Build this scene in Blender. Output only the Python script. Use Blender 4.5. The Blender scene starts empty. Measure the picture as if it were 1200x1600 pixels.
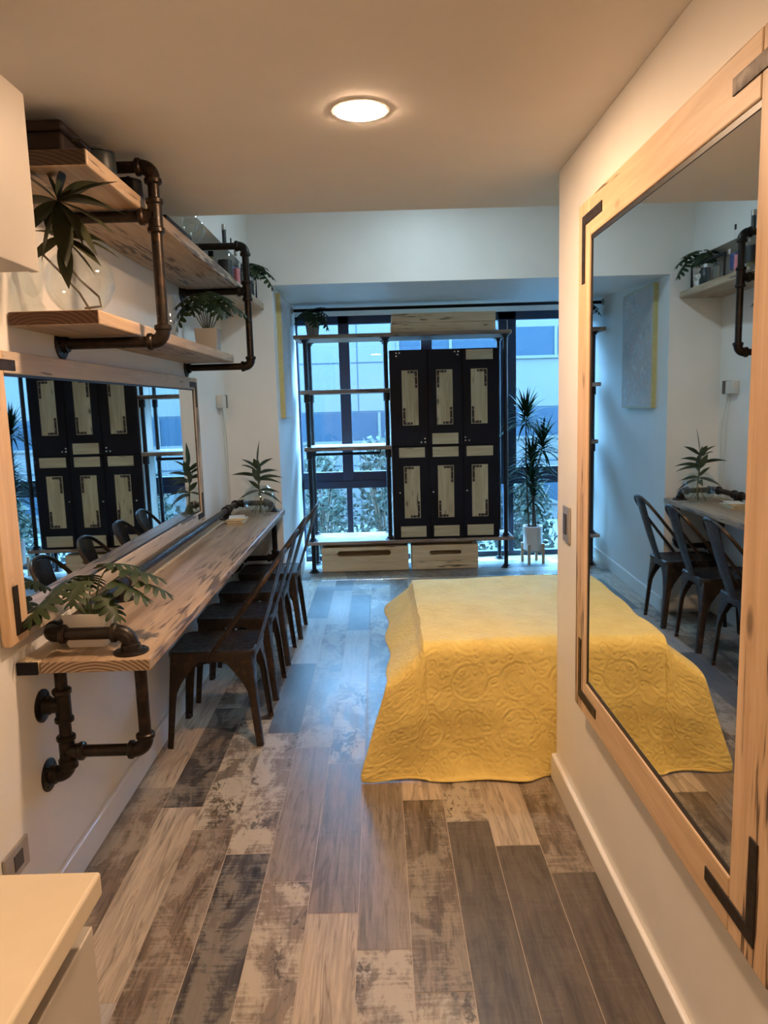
import bpy, math, random
from mathutils import Vector, Matrix, Quaternion
random.seed(7)
sc = bpy.context.scene
COL = sc.collection
PI = math.pi
V = Vector

# ------------------------------------------------------------------ helpers
class MB:
    """collects faces; build() links them as one mesh object"""
    def __init__(self):
        self.v = []; self.f = []; self.m = []; self.uv = {}
        self.c1 = {}; self.c2 = {}
    def face(self, pts, m=0, uv=None):
        n = len(self.v); self.v += [tuple(p) for p in pts]
        self.f.append(tuple(range(n, n + len(pts)))); self.m.append(m)
        if uv: self.uv[len(self.f) - 1] = uv
        return len(self.f) - 1
    def grid(self, rows, m=0, closed=False, uvs=None):
        n = len(self.v); w = len(rows[0])
        for r in rows: self.v += [tuple(p) for p in r]
        for i in range(len(rows) - 1):
            for j in range(w if closed else w - 1):
                k = (j + 1) % w
                a, b, c, d = (i, j), (i, k), (i + 1, k), (i + 1, j)
                self.f.append(tuple(n + q[0] * w + q[1] for q in (a, b, c, d))); self.m.append(m)
                if uvs: self.uv[len(self.f) - 1] = [uvs[q[0]][q[1]] for q in (a, b, c, d)]
    def box(self, x0, x1, y0, y1, z0, z1, m=0):
        n = len(self.v)
        self.v += [(x0,y0,z0),(x1,y0,z0),(x1,y1,z0),(x0,y1,z0),(x0,y0,z1),(x1,y0,z1),(x1,y1,z1),(x0,y1,z1)]
        for q in ((0,3,2,1),(4,5,6,7),(0,1,5,4),(1,2,6,5),(2,3,7,6),(3,0,4,7)):
            self.f.append(tuple(n + i for i in q)); self.m.append(m)
        return self
    def prism(self, poly, h0, h1, axis='z', m=0):
        def P(a, b, h): return {'z': (a, b, h), 'x': (h, a, b), 'y': (a, h, b)}[axis]
        k = len(poly); n = len(self.v)
        self.v += [P(a, b, h0) for a, b in poly] + [P(a, b, h1) for a, b in poly]
        self.f.append(tuple(n + i for i in reversed(range(k)))); self.m.append(m)
        self.f.append(tuple(n + k + i for i in range(k))); self.m.append(m)
        for i in range(k):
            j = (i + 1) % k
            self.f.append((n + i, n + j, n + k + j, n + k + i)); self.m.append(m)
        return self
    def tube(self, path, r, seg=12, caps=True, m=0, flat=None):
        path = [V(p) for p in path]
        rad = r if isinstance(r, (list, tuple)) else [r] * len(path)
        rows = []; up = None
        for i, p in enumerate(path):
            t = (path[min(i + 1, len(path) - 1)] - path[max(i - 1, 0)])
            t = t.normalized() if t.length > 1e-9 else V((0, 0, 1))
            if up is None:
                a = V((0, 0, 1)) if abs(t.z) < .9 else V((1, 0, 0))
                up = (a - t * a.dot(t)).normalized()
            else:
                up = (up - t * up.dot(t)).normalized()
            s = t.cross(up)
            fl = flat or 1.0
            rows.append([p + (up * math.cos(2 * PI * k / seg) * fl + s * math.sin(2 * PI * k / seg)) * rad[i] for k in range(seg)])
        self.grid(rows, m, closed=True)
        if caps:
            self.face(list(reversed(rows[0])), m); self.face(rows[-1], m)
        return self
    def lathe(self, prof, c=(0, 0, 0), axis=(0, 0, 1), seg=24, m=0, sx=1, sy=1):
        ax = V(axis).normalized(); c = V(c)
        a = V((1, 0, 0)) if abs(ax.x) < .9 else V((0, 1, 0))
        u = (a - ax * a.dot(ax)).normalized(); w = ax.cross(u)
        rows = []
        for r, z in prof:
            rows.append([c + ax * z + (u * math.cos(2 * PI * k / seg) * sx + w * math.sin(2 * PI * k / seg) * sy) * r for k in range(seg)])
        self.grid(rows, m, closed=True)
        if prof[0][0] > 1e-4: self.face(list(reversed(rows[0])), m)
        if prof[-1][0] > 1e-4: self.face(rows[-1], m)
        return self
    def build(self, name, mats, parent=None, smooth=True, angle=35, bevel=0, bseg=2):
        me = bpy.data.meshes.new(name)
        me.from_pydata(self.v, [], self.f)
        if not isinstance(mats, (list, tuple)): mats = [mats]
        for mm in mats: me.materials.append(mm)
        me.polygons.foreach_set('material_index', self.m)
        if self.uv:
            ul = me.uv_layers.new(name='UVMap')
            for fi, uv in self.uv.items():
                p = me.polygons[fi]
                for li, q in zip(p.loop_indices, uv): ul.data[li].uv = q
        for nm, dct in (('pcol', self.c1), ('pmix', self.c2)):
            if dct:
                at = me.attributes.new(nm, 'FLOAT_COLOR', 'CORNER')
                for p in me.polygons:
                    col = dct.get(p.index, (.4, .35, .3, 1))
                    for li in p.loop_indices: at.data[li].color = col
        me.update()
        import bmesh
        bm = bmesh.new(); bm.from_mesh(me)
        bmesh.ops.remove_doubles(bm, verts=bm.verts, dist=1e-5)
        bmesh.ops.recalc_face_normals(bm, faces=bm.faces)
        bm.to_mesh(me); bm.free()
        if smooth:
            me.polygons.foreach_set('use_smooth', [True] * len(me.polygons))
            me.set_sharp_from_angle(angle=math.radians(angle))
        o = bpy.data.objects.new(name, me); COL.objects.link(o)
        if parent is not None: o.parent = parent
        if bevel:
            b = o.modifiers.new('bevel', 'BEVEL'); b.width = bevel; b.segments = bseg
            b.limit_method = 'ANGLE'; b.angle_limit = math.radians(40)
        return o

def tag(o, label=None, cat=None, group=None, kind=None):
    if label: o['label'] = label
    if cat: o['category'] = cat
    if group: o['group'] = group
    if kind: o['kind'] = kind
    return o
def thing(name, loc, label, cat, group=None, rz=0):
    o = bpy.data.objects.new(name, None); COL.objects.link(o)
    o.location = loc; o.rotation_euler = (0, 0, rz); o.empty_display_size = .05
    return tag(o, label, cat, group)
def struct(o): o['kind'] = 'structure'; return o
def dup(root, loc, rz=None, label=None):
    r = root.copy(); COL.objects.link(r); r.location = loc
    if rz is not None: r.rotation_euler = (0, 0, rz)
    if label: r['label'] = label
    for ch in list(root.children):
        c = ch.copy(); COL.objects.link(c); c.parent = r
        for g in list(ch.children):
            d = g.copy(); COL.objects.link(d); d.parent = c
    return r

# ------------------------------------------------------------------ materials
def newmat(name):
    m = bpy.data.materials.new(name); m.use_nodes = True
    nt = m.node_tree; b = nt.nodes['Principled BSDF']
    return m, nt, b
def N(nt, t, **kw):
    n = nt.nodes.new(t)
    for k, v in kw.items():
        if k in n.inputs: n.inputs[k].default_value = v
        else: setattr(n, k, v)
    return n
def ramp(nt, fac, stops):
    r = nt.nodes.new('ShaderNodeValToRGB')
    el = r.color_ramp.elements
    while len(el) < len(stops): el.new(.5)
    for e, (p, c) in zip(el, stops):
        e.position = p; e.color = (c, c, c, 1) if isinstance(c, (int, float)) else (*c, 1)
    nt.links.new(fac, r.inputs[0]); return r.outputs[0]
def mix(nt, fac, a, b, mode='MIX'):
    n = nt.nodes.new('ShaderNodeMix'); n.data_type = 'RGBA'; n.blend_type = mode
    for s, v in ((0, fac), (6, a), (7, b)):
        if hasattr(v, 'is_linked'): nt.links.new(v, n.inputs[s])
        else: n.inputs[s].default_value = v if isinstance(v, (int, float)) else (*v, 1)
    return n.outputs[2]
def math_(nt, op, a, b=0.0, c=None):
    n = nt.nodes.new('ShaderNodeMath'); n.operation = op
    for i, v in enumerate((a, b) if c is None else (a, b, c)):
        if hasattr(v, 'is_linked'): nt.links.new(v, n.inputs[i])
        else: n.inputs[i].default_value = v
    return n.outputs[0]
def coords(nt, kind='Object', scale=(1, 1, 1), rnd=True):
    tc = nt.nodes.new('ShaderNodeTexCoord')
    out = tc.outputs[kind]
    if rnd:
        oi = nt.nodes.new('ShaderNodeObjectInfo')
        s = nt.nodes.new('ShaderNodeVectorMath'); s.operation = 'SCALE'
        cb = nt.nodes.new('ShaderNodeCombineXYZ')
        for i, k in enumerate((7.3, 13.1, 3.7)):
            nt.links.new(math_(nt, 'MULTIPLY', oi.outputs['Random'], k), cb.inputs[i])
        a = nt.nodes.new('ShaderNodeVectorMath'); a.operation = 'ADD'
        nt.links.new(out, a.inputs[0]); nt.links.new(cb.outputs[0], a.inputs[1]); out = a.outputs[0]
    mp = nt.nodes.new('ShaderNodeMapping'); mp.inputs['Scale'].default_value = scale
    nt.links.new(out, mp.inputs['Vector'])
    return mp.outputs[0]
def noise(nt, vec, scale, detail=4, rough=.55, dist=0):
    n = nt.nodes.new('ShaderNodeTexNoise'); n.inputs['Scale'].default_value = scale
    n.inputs['Detail'].default_value = detail; n.inputs['Roughness'].default_value = rough
    n.inputs['Distortion'].default_value = dist
    nt.links.new(vec, n.inputs['Vector']); return n.outputs['Fac']
def bump(nt, b, h, strength=.3, dist=.01):
    n = nt.nodes.new('ShaderNodeBump'); n.inputs['Strength'].default_value = strength
    n.inputs['Distance'].default_value = dist
    nt.links.new(h, n.inputs['Height']); nt.links.new(n.outputs[0], b.inputs['Normal'])
def paint(name, col, rough=.6, var=.04, spec=.4, bstr=.05):
    m, nt, b = newmat(name)
    v = coords(nt, rnd=False)
    f = noise(nt, v, 6, 5)
    c = ramp(nt, f, ((.3, tuple(x * (1 - var) for x in col)), (.7, tuple(min(1, x * (1 + var)) for x in col))))
    nt.links.new(c, b.inputs['Base Color']); b.inputs['Roughness'].default_value = rough
    b.inputs['Specular IOR Level'].default_value = spec
    if bstr: bump(nt, b, noise(nt, v, 160, 2), bstr, .002)
    return m
def wood(name, light, dark, axis=1, grain=1.0, burn=0.0, knots=.5, rough=.55, burncol=(.035, .016, .008), gs=34):
    m, nt, b = newmat(name)
    sc_ = [1, 1, 1]; sc_[axis] = .07
    v = coords(nt, scale=sc_)
    g1 = noise(nt, v, gs, 6, .6, .8)
    g2 = noise(nt, v, gs * .28, 3, .5, 1.2)
    gm = math_(nt, 'ADD', math_(nt, 'MULTIPLY', g1, .6), math_(nt, 'MULTIPLY', g2, .4))
    lo = .5 - .17 / grain * .9; hi = .5 + .14
    c = ramp(nt, gm, ((max(.05, lo), dark), (hi, light)))
    # knots: sparse, slightly stretched dark eyes
    ks = [1, 1, 1]; ks[axis] = .45
    kv = coords(nt, scale=ks)
    vo = nt.nodes.new('ShaderNodeTexVoronoi'); vo.inputs['Scale'].default_value = 7.5
    nt.links.new(kv, vo.inputs['Vector'])
    kf = ramp(nt, vo.outputs['Distance'], ((.05, 1), (.13, 0)))
    c = mix(nt, math_(nt, 'MULTIPLY', kf, knots), c, tuple(x * .28 for x in dark))
    ring = ramp(nt, vo.outputs['Distance'], ((.12, .0), (.16, .5), (.24, 0)))
    c = mix(nt, math_(nt, 'MULTIPLY', ring, knots * .6), c, tuple(x * .8 for x in dark))
    if burn:
        bs = [1, 1, 1]; bs[axis] = .07
        bv = coords(nt, scale=bs)
        bf = math_(nt, 'MULTIPLY', noise(nt, bv, 70, 2, .5, .3), noise(nt, bv, 6.5, 2))
        t = .40 - .09 * burn
        bf = ramp(nt, bf, ((t, 0), (t + .05, 1)))
        c = mix(nt, math_(nt, 'MULTIPLY', bf, .85), c, burncol)
    nt.links.new(c, b.inputs['Base Color'])
    b.inputs['Roughness'].default_value = rough
    bump(nt, b, g1, .25, .003)
    return m
def endgrain(name, light, dark, cx=0., cz=-.08, k=95., asp=1.):
    m, nt, b = newmat(name)
    v = coords(nt, rnd=False)
    sp = nt.nodes.new('ShaderNodeSeparateXYZ'); nt.links.new(v, sp.inputs[0])
    w = noise(nt, v, 18, 3)
    dx = math_(nt, 'MULTIPLY', math_(nt, 'SUBTRACT', sp.outputs[0], cx), asp); dz = math_(nt, 'SUBTRACT', sp.outputs[2], cz)
    d = math_(nt, 'SQRT', math_(nt, 'ADD', math_(nt, 'MULTIPLY', dx, dx), math_(nt, 'MULTIPLY', dz, dz)))
    ring = math_(nt, 'SINE', math_(nt, 'ADD', math_(nt, 'MULTIPLY', d, 2 * PI * k), math_(nt, 'MULTIPLY', w, 5.)))
    c = ramp(nt, math_(nt, 'ADD', math_(nt, 'MULTIPLY', ring, .3), .5), ((.2, dark), (.8, light)))
    nt.links.new(c, b.inputs['Base Color']); b.inputs['Roughness'].default_value = .7
    return m
def metal(name, col, rust, rough=.42, met=.75, amt=.5):
    m, nt, b = newmat(name)
    v = coords(nt)
    f = noise(nt, v, 22, 6, .65)
    c = ramp(nt, f, ((.62 - .25 * amt, col), (.72, rust)))
    nt.links.new(c, b.inputs['Base Color'])
    b.inputs['Metallic'].default_value = met
    r = ramp(nt, noise(nt, v, 40, 4), ((.3, rough - .1), (.7, rough + .15)))
    nt.links.new(r, b.inputs['Roughness'])
    bump(nt, b, f, .12, .002)
    return m
def plain(name, col, rough=.5, met=0, spec=.5, coat=0):
    m, nt, b = newmat(name)
    v = coords(nt)
    f = noise(nt, v, 25, 3)
    c = ramp(nt, f, ((.3, tuple(x * .88 for x in col)), (.7, tuple(min(1, x * 1.08) for x in col))))
    nt.links.new(c, b.inputs['Base Color'])
    b.inputs['Roughness'].default_value = rough; b.inputs['Metallic'].default_value = met
    b.inputs['Specular IOR Level'].default_value = spec; b.inputs['Coat Weight'].default_value = coat
    return m
def leafmat(name, c0, c1, rough=.4):
    m, nt, b = newmat(name)
    v = coords(nt)
    c = ramp(nt, noise(nt, v, 14, 4), ((.3, c0), (.7, c1)))
    nt.links.new(c, b.inputs['Base Color']); b.inputs['Roughness'].default_value = rough + .1; b.inputs['Specular IOR Level'].default_value = .3
    tr = nt.nodes.new('ShaderNodeBsdfTranslucent'); nt.links.new(c, tr.inputs['Color'])
    mx = nt.nodes.new('ShaderNodeMixShader'); mx.inputs[0].default_value = .2
    out = nt.nodes['Material Output']
    nt.links.new(b.outputs[0], mx.inputs[1]); nt.links.new(tr.outputs[0], mx.inputs[2])
    nt.links.new(mx.outputs[0], out.inputs[0])
    return m
def thinglass(name, tint=(.95, .98, .98), edge=.85, base=.05, rough=.0):
    """thin clear glass: see-through, mirror-like towards grazing angles"""
    m = bpy.data.materials.new(name); m.use_nodes = True; nt = m.node_tree
    nt.nodes.remove(nt.nodes['Principled BSDF']); out = nt.nodes['Material Output']
    lw = nt.nodes.new('ShaderNodeLayerWeight'); lw.inputs['Blend'].default_value = .25
    f = math_(nt, 'ADD', math_(nt, 'MULTIPLY', math_(nt, 'POWER', lw.outputs['Facing'], 3.0), edge), base)
    tr = N(nt, 'ShaderNodeBsdfTransparent', Color=(*tint, 1))
    gl = N(nt, 'ShaderNodeBsdfGlossy', Color=(1, 1, 1, 1), Roughness=rough)
    mx = nt.nodes.new('ShaderNodeMixShader')
    nt.links.new(f, mx.inputs[0]); nt.links.new(tr.outputs[0], mx.inputs[1]); nt.links.new(gl.outputs[0], mx.inputs[2])
    nt.links.new(mx.outputs[0], out.inputs[0])
    return m
def emit(name, col, s):
    m = bpy.data.materials.new(name); m.use_nodes = True; nt = m.node_tree
    nt.nodes.remove(nt.nodes['Principled BSDF'])
    e = N(nt, 'ShaderNodeEmission', Color=(*col, 1), Strength=s)
    nt.links.new(e.outputs[0], nt.nodes['Material Output'].inputs[0]); m.cycles.emission_sampling = 'FRONT_BACK'; return m

M = {}
M['wall'] = paint('wall_paint', (.82, .81, .78), .42, .02, .45, .03)
M['ceil'] = paint('ceiling_paint', (.80, .77, .73), .75, .02, .3, .04)
M['trim'] = paint('gloss_trim_paint', (.78, .76, .72), .3, .02, .5, 0)
M['cab_paint'] = paint('cabinet_front_laminate', (.52, .485, .43), .4, .02, .4, 0)
M['cab_shadow'] = plain('cabinet_channel_shade', (.07, .045, .03), .5)  # dark base colour stands for the shadow in the gap under the slab
M['counter'] = paint('stone_counter', (.70, .62, .48), .3, .06, .5, .02)
M['pine'] = wood('pale_burnt_pine', (.70, .52, .34), (.48, .31, .17), 1, .8, .95, .6, .5)
M['pine_z'] = wood('pale_burnt_pine_upright', (.70, .51, .33), (.48, .30, .16), 2, .8, .9, .8, .5)
M['pine_x'] = wood('pale_burnt_pine_cross', (.62, .47, .30), (.42, .29, .16), 0, .8, .8, .7, .5)
M['pine_grey'] = wood('greyed_pine', (.62, .53, .42), (.42, .33, .24), 1, .8, .5, .5, .5)
M['shelf'] = wood('weathered_shelf_board', (.52, .40, .28), (.27, .17, .09), 1, 1, .85, .7, .5)
M['desk'] = wood('weathered_desk_board', (.44, .33, .23), (.22, .145, .085), 1, 1, 1.0, .7, .42, gs=26)
M['end_desk'] = endgrain('desk_end_grain', (.40, .29, .19), (.12, .07, .038), .02, .235, 105., .8)
M['end_shelf'] = endgrain('stained_shelf_end_grain', (.115, .052, .026), (.05, .02, .010), .1, .0, 110., .5)
M['end_top'] = endgrain('dark_shelf_end_grain', (.07, .038, .020), (.022, .012, .007), .1, .36, 110., .5)
M['strip'] = wood('pale_back_strip', (.62, .53, .38), (.46, .36, .23), 1, 1, .2, .3, .45)
M['rackwood'] = wood('rack_board', (.40, .27, .18), (.15, .08, .05), 0, 1, 1.0, .7, .5)
M['crate'] = wood('crate_pine', (.82, .60, .36), (.58, .38, .20), 0, .8, .45, .9, .55)
M['inlay'] = wood('inlay_pine', (.62, .49, .29), (.40, .28, .14), 2, 1, .3, .9, .5)
M['inlay_x'] = wood('inlay_pine_cross', (.60, .47, .28), (.42, .30, .16), 0, 1, .3, .9, .5)
M['whitewash'] = wood('whitewashed_wood', (.70, .68, .62), (.5, .47, .4), 2, 1, .2, .4, .6)
M['standwood'] = wood('plant_stand_wood', (.5, .35, .22), (.36, .24, .14), 2, 1, 0, .1, .5)
M['pipe'] = metal('dark_iron_pipe', (.018, .013, .010), (.060, .034, .019), .36, .6, .4)
M['pipe_blue'] = metal('black_iron_post', (.018, .018, .020), (.04, .032, .03), .4, .6, .3)
M['iron'] = metal('iron_strap', (.035, .026, .02), (.07, .045, .03), .5, .6, .4)
M['chair'] = metal('rusted_chair_steel', (.040, .029, .022), (.105, .055, .028), .36, .65, .4)
M['black'] = plain('black_lacquer', (.006, .005, .008), .5, 0, .18)
M['blackgap'] = plain('dark_recess', (.006, .005, .005), .7)
M['stud'] = plain('bright_stud', (.75, .75, .73), .25, .9)
M['chrome'] = plain('brushed_chrome', (.75, .76, .78), .2, 1)
M['gold'] = plain('gold_edge', (.72, .55, .25), .28, .85)
M['goldframe'] = plain('pale_gold_frame', (.50, .45, .20), .4, .2)
M['frame_dark'] = plain('dark_window_frame', (.022, .035, .07), .4, .2)
M['lip'] = plain('black_mirror_lip', (.015, .013, .012), .4)
M['white_pot'] = paint('white_ceramic', (.78, .76, .72), .45, .02, .5, 0)
M['grey_pot'] = paint('pale_grey_ceramic', (.38, .38, .36), .55, .05, .4, .05)
M['soil'] = plain('potting_soil', (.035, .026, .018), .9)
M['leaf'] = leafmat('monstera_leaf', (.012, .026, .010), (.035, .058, .020))
M['leaf2'] = leafmat('broad_dark_leaf', (.016, .024, .010), (.05, .050, .020))
M['leaf3'] = plain('long_thin_leaf', (.010, .034, .016), .65, 0, .08)
M['leaf4'] = leafmat('striped_leaf', (.03, .055, .03), (.11, .14, .09))
M['stem'] = plain('plant_stem', (.07, .05, .03), .6)
M['stemg'] = plain('green_stem', (.06, .09, .035), .6)
M['glass'] = thinglass('clear_glass', (.955, .975, .975), .95, .05)
M['winglass'] = thinglass('window_glass', (.93, .97, .98), .6, .03)
M['plastic'] = paint('white_plastic', (.62, .62, .58), .4, .01, .5, 0)
M['grey_metal'] = plain('satin_steel_plate', (.42, .38, .33), .35, .5)
M['dark_plastic'] = plain('dark_plastic', (.05, .045, .04), .4)
M['green_vel'] = plain('dark_green_velvet', (.012, .035, .025), .75)
M['dark_leather'] = plain('dark_brown_leather', (.014, .007, .005), .6, 0, .25)
M['slate'] = plain('slate_glaze', (.022, .030, .034), .4, 0, .4)
M['pink'] = plain('pink_liquid', (.75, .22, .25), .2)
M['label_black'] = plain('black_label', (.02, .02, .02), .5)
M['label_blue'] = plain('blue_label', (.03, .06, .25), .4)
M['label_pale'] = plain('pale_label', (.7, .68, .62), .5)
M['amber'] = plain('olive_liquid', (.16, .13, .05), .15)
M['mattress'] = paint('mattress_ticking', (.8, .78, .72), .8, .02, .2, .05)
M['dark_base'] = plain('bed_base_cloth', (.035, .024, .016), .8, 0, .2)  # dark brown of the bed base and its legs
m = bpy.data.materials.new('mirror_silver'); m.use_nodes = True
b_ = m.node_tree.nodes['Principled BSDF']; b_.inputs['Metallic'].default_value = 1
b_.inputs['Base Color'].default_value = (.80, .83, .83, 1); b_.inputs['Roughness'].default_value = .012
M['mirror'] = m

# floor tile material: every plank carries its own colour and wear in face attributes
def floor_mat():
    m, nt, b = newmat('wood_look_floor_tiles')
    a1 = N(nt, 'ShaderNodeAttribute', attribute_name='pcol'); a2 = N(nt, 'ShaderNodeAttribute', attribute_name='pmix')
    sep = nt.nodes.new('ShaderNodeSeparateColor'); nt.links.new(a2.outputs['Color'], sep.inputs[0])
    wear, grain, rnd = sep.outputs
    tc = nt.nodes.new('ShaderNodeTexCoord')
    cb = nt.nodes.new('ShaderNodeCombineXYZ')
    for i, k in enumerate((31., 57., 19.)): nt.links.new(math_(nt, 'MULTIPLY', rnd, k), cb.inputs[i])
    ad = nt.nodes.new('ShaderNodeVectorMath'); ad.operation = 'ADD'
    nt.links.new(tc.outputs['Object'], ad.inputs[0]); nt.links.new(cb.outputs[0], ad.inputs[1])
    def mp(s):
        n = nt.nodes.new('ShaderNodeMapping'); n.inputs['Scale'].default_value = s
        nt.links.new(ad.outputs[0], n.inputs['Vector']); return n.outputs[0]
    gv = mp((1, .06, 1))
    g = noise(nt, gv, 75, 6, .62, .9)
    g2 = noise(nt, gv, 16, 4, .55, 1.8)
    gg = math_(nt, 'ADD', math_(nt, 'MULTIPLY', g, .55), math_(nt, 'MULTIPLY', g2, .45))
    gmul = ramp(nt, gg, ((.35, .32), (.51, 1.0), (.66, 1.42)))
    c = mix(nt, grain, a1.outputs['Color'], mix(nt, 1.0, a1.outputs['Color'], gmul, 'MULTIPLY'))
    # long cracks along the grain
    cr = ramp(nt, noise(nt, mp((1, .10, 1)), 11, 3, .5, 1.2), ((.485, 0), (.497, 1), (.503, 1), (.515, 0)))
    c = mix(nt, math_(nt, 'MULTIPLY', cr, math_(nt, 'MULTIPLY', grain, .55)), c, (.045, .032, .024))
    # worn paint: pale patches, saw marks across, dark flecks
    pv = mp((1, .45, 1))
    p1 = noise(nt, pv, 9, 7, .7, .5)
    saw = noise(nt, mp((.08, 1, 1)), 90, 3, .6, .2)
    pm = math_(nt, 'ADD', math_(nt, 'MULTIPLY', p1, .8), math_(nt, 'MULTIPLY', saw, .2))
    pale = ramp(nt, pm, ((.47, 0), (.55, 1)))
    c = mix(nt, math_(nt, 'MULTIPLY', pale, math_(nt, 'MULTIPLY', wear, .75)), c, (.50, .44, .345))
    dk = ramp(nt, math_(nt, 'MULTIPLY', noise(nt, mp((1, .5, 1)), 48, 5, .7, .6), noise(nt, mp((1, .6, 1)), 7, 3)), ((.29, 0), (.345, 1)))
    c = mix(nt, math_(nt, 'MULTIPLY', dk, math_(nt, 'MULTIPLY', wear, .85)), c, (.055, .042, .032))
    nt.links.new(c, b.inputs['Base Color'])
    r = ramp(nt, gg, ((.3, .30), (.7, .46)))
    nt.links.new(r, b.inputs['Roughness']); b.inputs['Specular IOR Level'].default_value = .5
    bump(nt, b, gg, .15, .002)
    return m
M['tile'] = floor_mat()
M['grout'] = plain('floor_grout', (.44, .36, .28), .8)

def quilt_mat():
    m, nt, b = newmat('embossed_yellow_coverlet')
    tc = nt.nodes.new('ShaderNodeTexCoord')
    mp = nt.nodes.new('ShaderNodeMapping'); mp.inputs['Scale'].default_value = (1, 1, 1)
    nt.links.new(tc.outputs['UV'], mp.inputs['Vector'])
    uv = mp.outputs[0]
    vo = nt.nodes.new('ShaderNodeTexVoronoi'); vo.inputs['Scale'].default_value = 5.1; vo.inputs['Randomness'].default_value = 0
    nt.links.new(uv, vo.inputs['Vector'])
    d = vo.outputs['Distance']
    rings = math_(nt, 'MULTIPLY', math_(nt, 'SINE', math_(nt, 'MULTIPLY', d, 48.)), .38)
    env = ramp(nt, d, ((.30, 0.), (.36, 1.), (.43, 1), (.48, .1)))
    v2 = nt.nodes.new('ShaderNodeTexVoronoi'); v2.inputs['Scale'].default_value = 30; v2.feature = 'SMOOTH_F1'
    nt.links.new(uv, v2.inputs['Vector'])
    swirl = math_(nt, 'SINE', math_(nt, 'MULTIPLY', v2.outputs['Distance'], 14.))
    fine = noise(nt, uv, 90, 3, .6, 1.0)
    h = math_(nt, 'ADD', math_(nt, 'MULTIPLY', rings, math_(nt, 'MULTIPLY', env, .9)), math_(nt, 'MULTIPLY', swirl, .42))
    h = math_(nt, 'ADD', h, math_(nt, 'MULTIPLY', fine, .9))
    c = ramp(nt, noise(nt, uv, 9, 4), ((.3, (.70, .53, .155)), (.7, (.80, .63, .20))))
    nt.links.new(c, b.inputs['Base Color']); b.inputs['Roughness'].default_value = .75
    b.inputs['Sheen Weight'].default_value = .25; b.inputs['Specular IOR Level'].default_value = .25
    bump(nt, b, h, .42, .006)
    return m
M['quilt'] = quilt_mat()

def art_mat():
    m, nt, b = newmat('abstract_marbled_canvas')
    v = coords(nt, rnd=False)
    f = noise(nt, v, 3.2, 7, .6, 2.2)
    c = ramp(nt, f, ((.3, (.30, .32, .33)), (.45, (.52, .52, .50)), (.53, (.58, .46, .42)), (.6, (.46, .48, .50)), (.72, (.7, .69, .66))))
    ln = ramp(nt, noise(nt, v, 2.4, 3, .5, 3.0), ((.488, 0), (.497, 1), (.505, 0)))
    c = mix(nt, math_(nt, 'MULTIPLY', ln, .8), c, (.82, .82, .8))
    nt.links.new(c, b.inputs['Base Color']); b.inputs['Roughness'].default_value = .6
    return m
M['art'] = art_mat()

# ------------------------------------------------------------------ camera (solved from the room's own lines)
F_PX = 1164.34; PITCH, YAW, ROLL = .14329556, .00275798, -.02853775; EYE = 1.54
def Rm(ax, a):
    c, s = math.cos(a), math.sin(a)
    return Matrix({'x': ((1,0,0),(0,c,-s),(0,s,c)), 'z': ((c,-s,0),(s,c,0),(0,0,1))}[ax])
R = Rm('z', ROLL) @ Rm('x', PITCH) @ Matrix(((1,0,0),(0,0,-1),(0,1,0))) @ Rm('z', YAW)
cam = bpy.data.cameras.new('camera'); co = bpy.data.objects.new('camera', cam); COL.objects.link(co)
mw = Matrix.Identity(4)
for i in range(3):
    mw[i][0] = R[0][i]; mw[i][1] = -R[1][i]; mw[i][2] = -R[2][i]
mw[2][3] = EYE
co.matrix_world = mw
cam.sensor_fit = 'HORIZONTAL'; cam.sensor_width = 36; cam.lens = F_PX * 36 / 1200; cam.clip_start = .02
sc.camera = co

# ------------------------------------------------------------------ the room
LW, RW, CZ, BACK = -1.06, .682, 2.364, -2.4
struct(MB().box(-1.20, LW, BACK, 5.2, -.02, 2.95).build('wall_left', M['wall'], smooth=False))
struct(MB().prism([(-1.20, 5.2), (-.70, 5.2), (-.79, 7.5), (-1.20, 7.5)], -.02, 2.95).build('wall_bay', M['wall'], smooth=False))
struct(MB().box(RW, .82, BACK, 2.862, -.02, CZ).build('wall_right', M['wall'], smooth=False, bevel=.004))
struct(MB().box(.82, 2.75, 2.60, 2.76, -.02, CZ).build('wall_alcove', M['wall'], smooth=False))
struct(MB().box(2.62, 2.75, 2.60, 7.5, -.02, 2.95).build('wall_far_right', M['wall'], smooth=False))
struct(MB().box(-1.20, .82, BACK - .1, BACK, -.02, CZ).build('wall_back', M['wall'], smooth=False))
struct(MB().box(-1.20, 2.75, BACK - .1, 3.355, CZ, 2.95).build('ceiling', M['ceil'], smooth=False))
struct(MB().box(-1.20, 2.75, 3.355, 5.32, 2.95, 3.0).build('ceiling_raised', M['wall'], smooth=False))
bh = MB(); lo_ = [(-.70, 5.2, 2.357), (2.62, 5.2, 2.357), (2.62, 7.5, 2.482), (-.79, 7.5, 2.482)]
bh.v = lo_ + [(x, y, 2.95) for x, y, z in lo_]; bh.f = [(3,2,1,0),(4,5,6,7),(0,1,5,4),(1,2,6,5),(2,3,7,6),(3,0,4,7)]; bh.m = [0] * 6
struct(bh.build('wall_bulkhead', M['wall'], smooth=False))
struct(MB().box(LW, -.85, 3.355, 5.2, 2.455, 2.95).build('trim_1', M['wall'], smooth=False))
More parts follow.
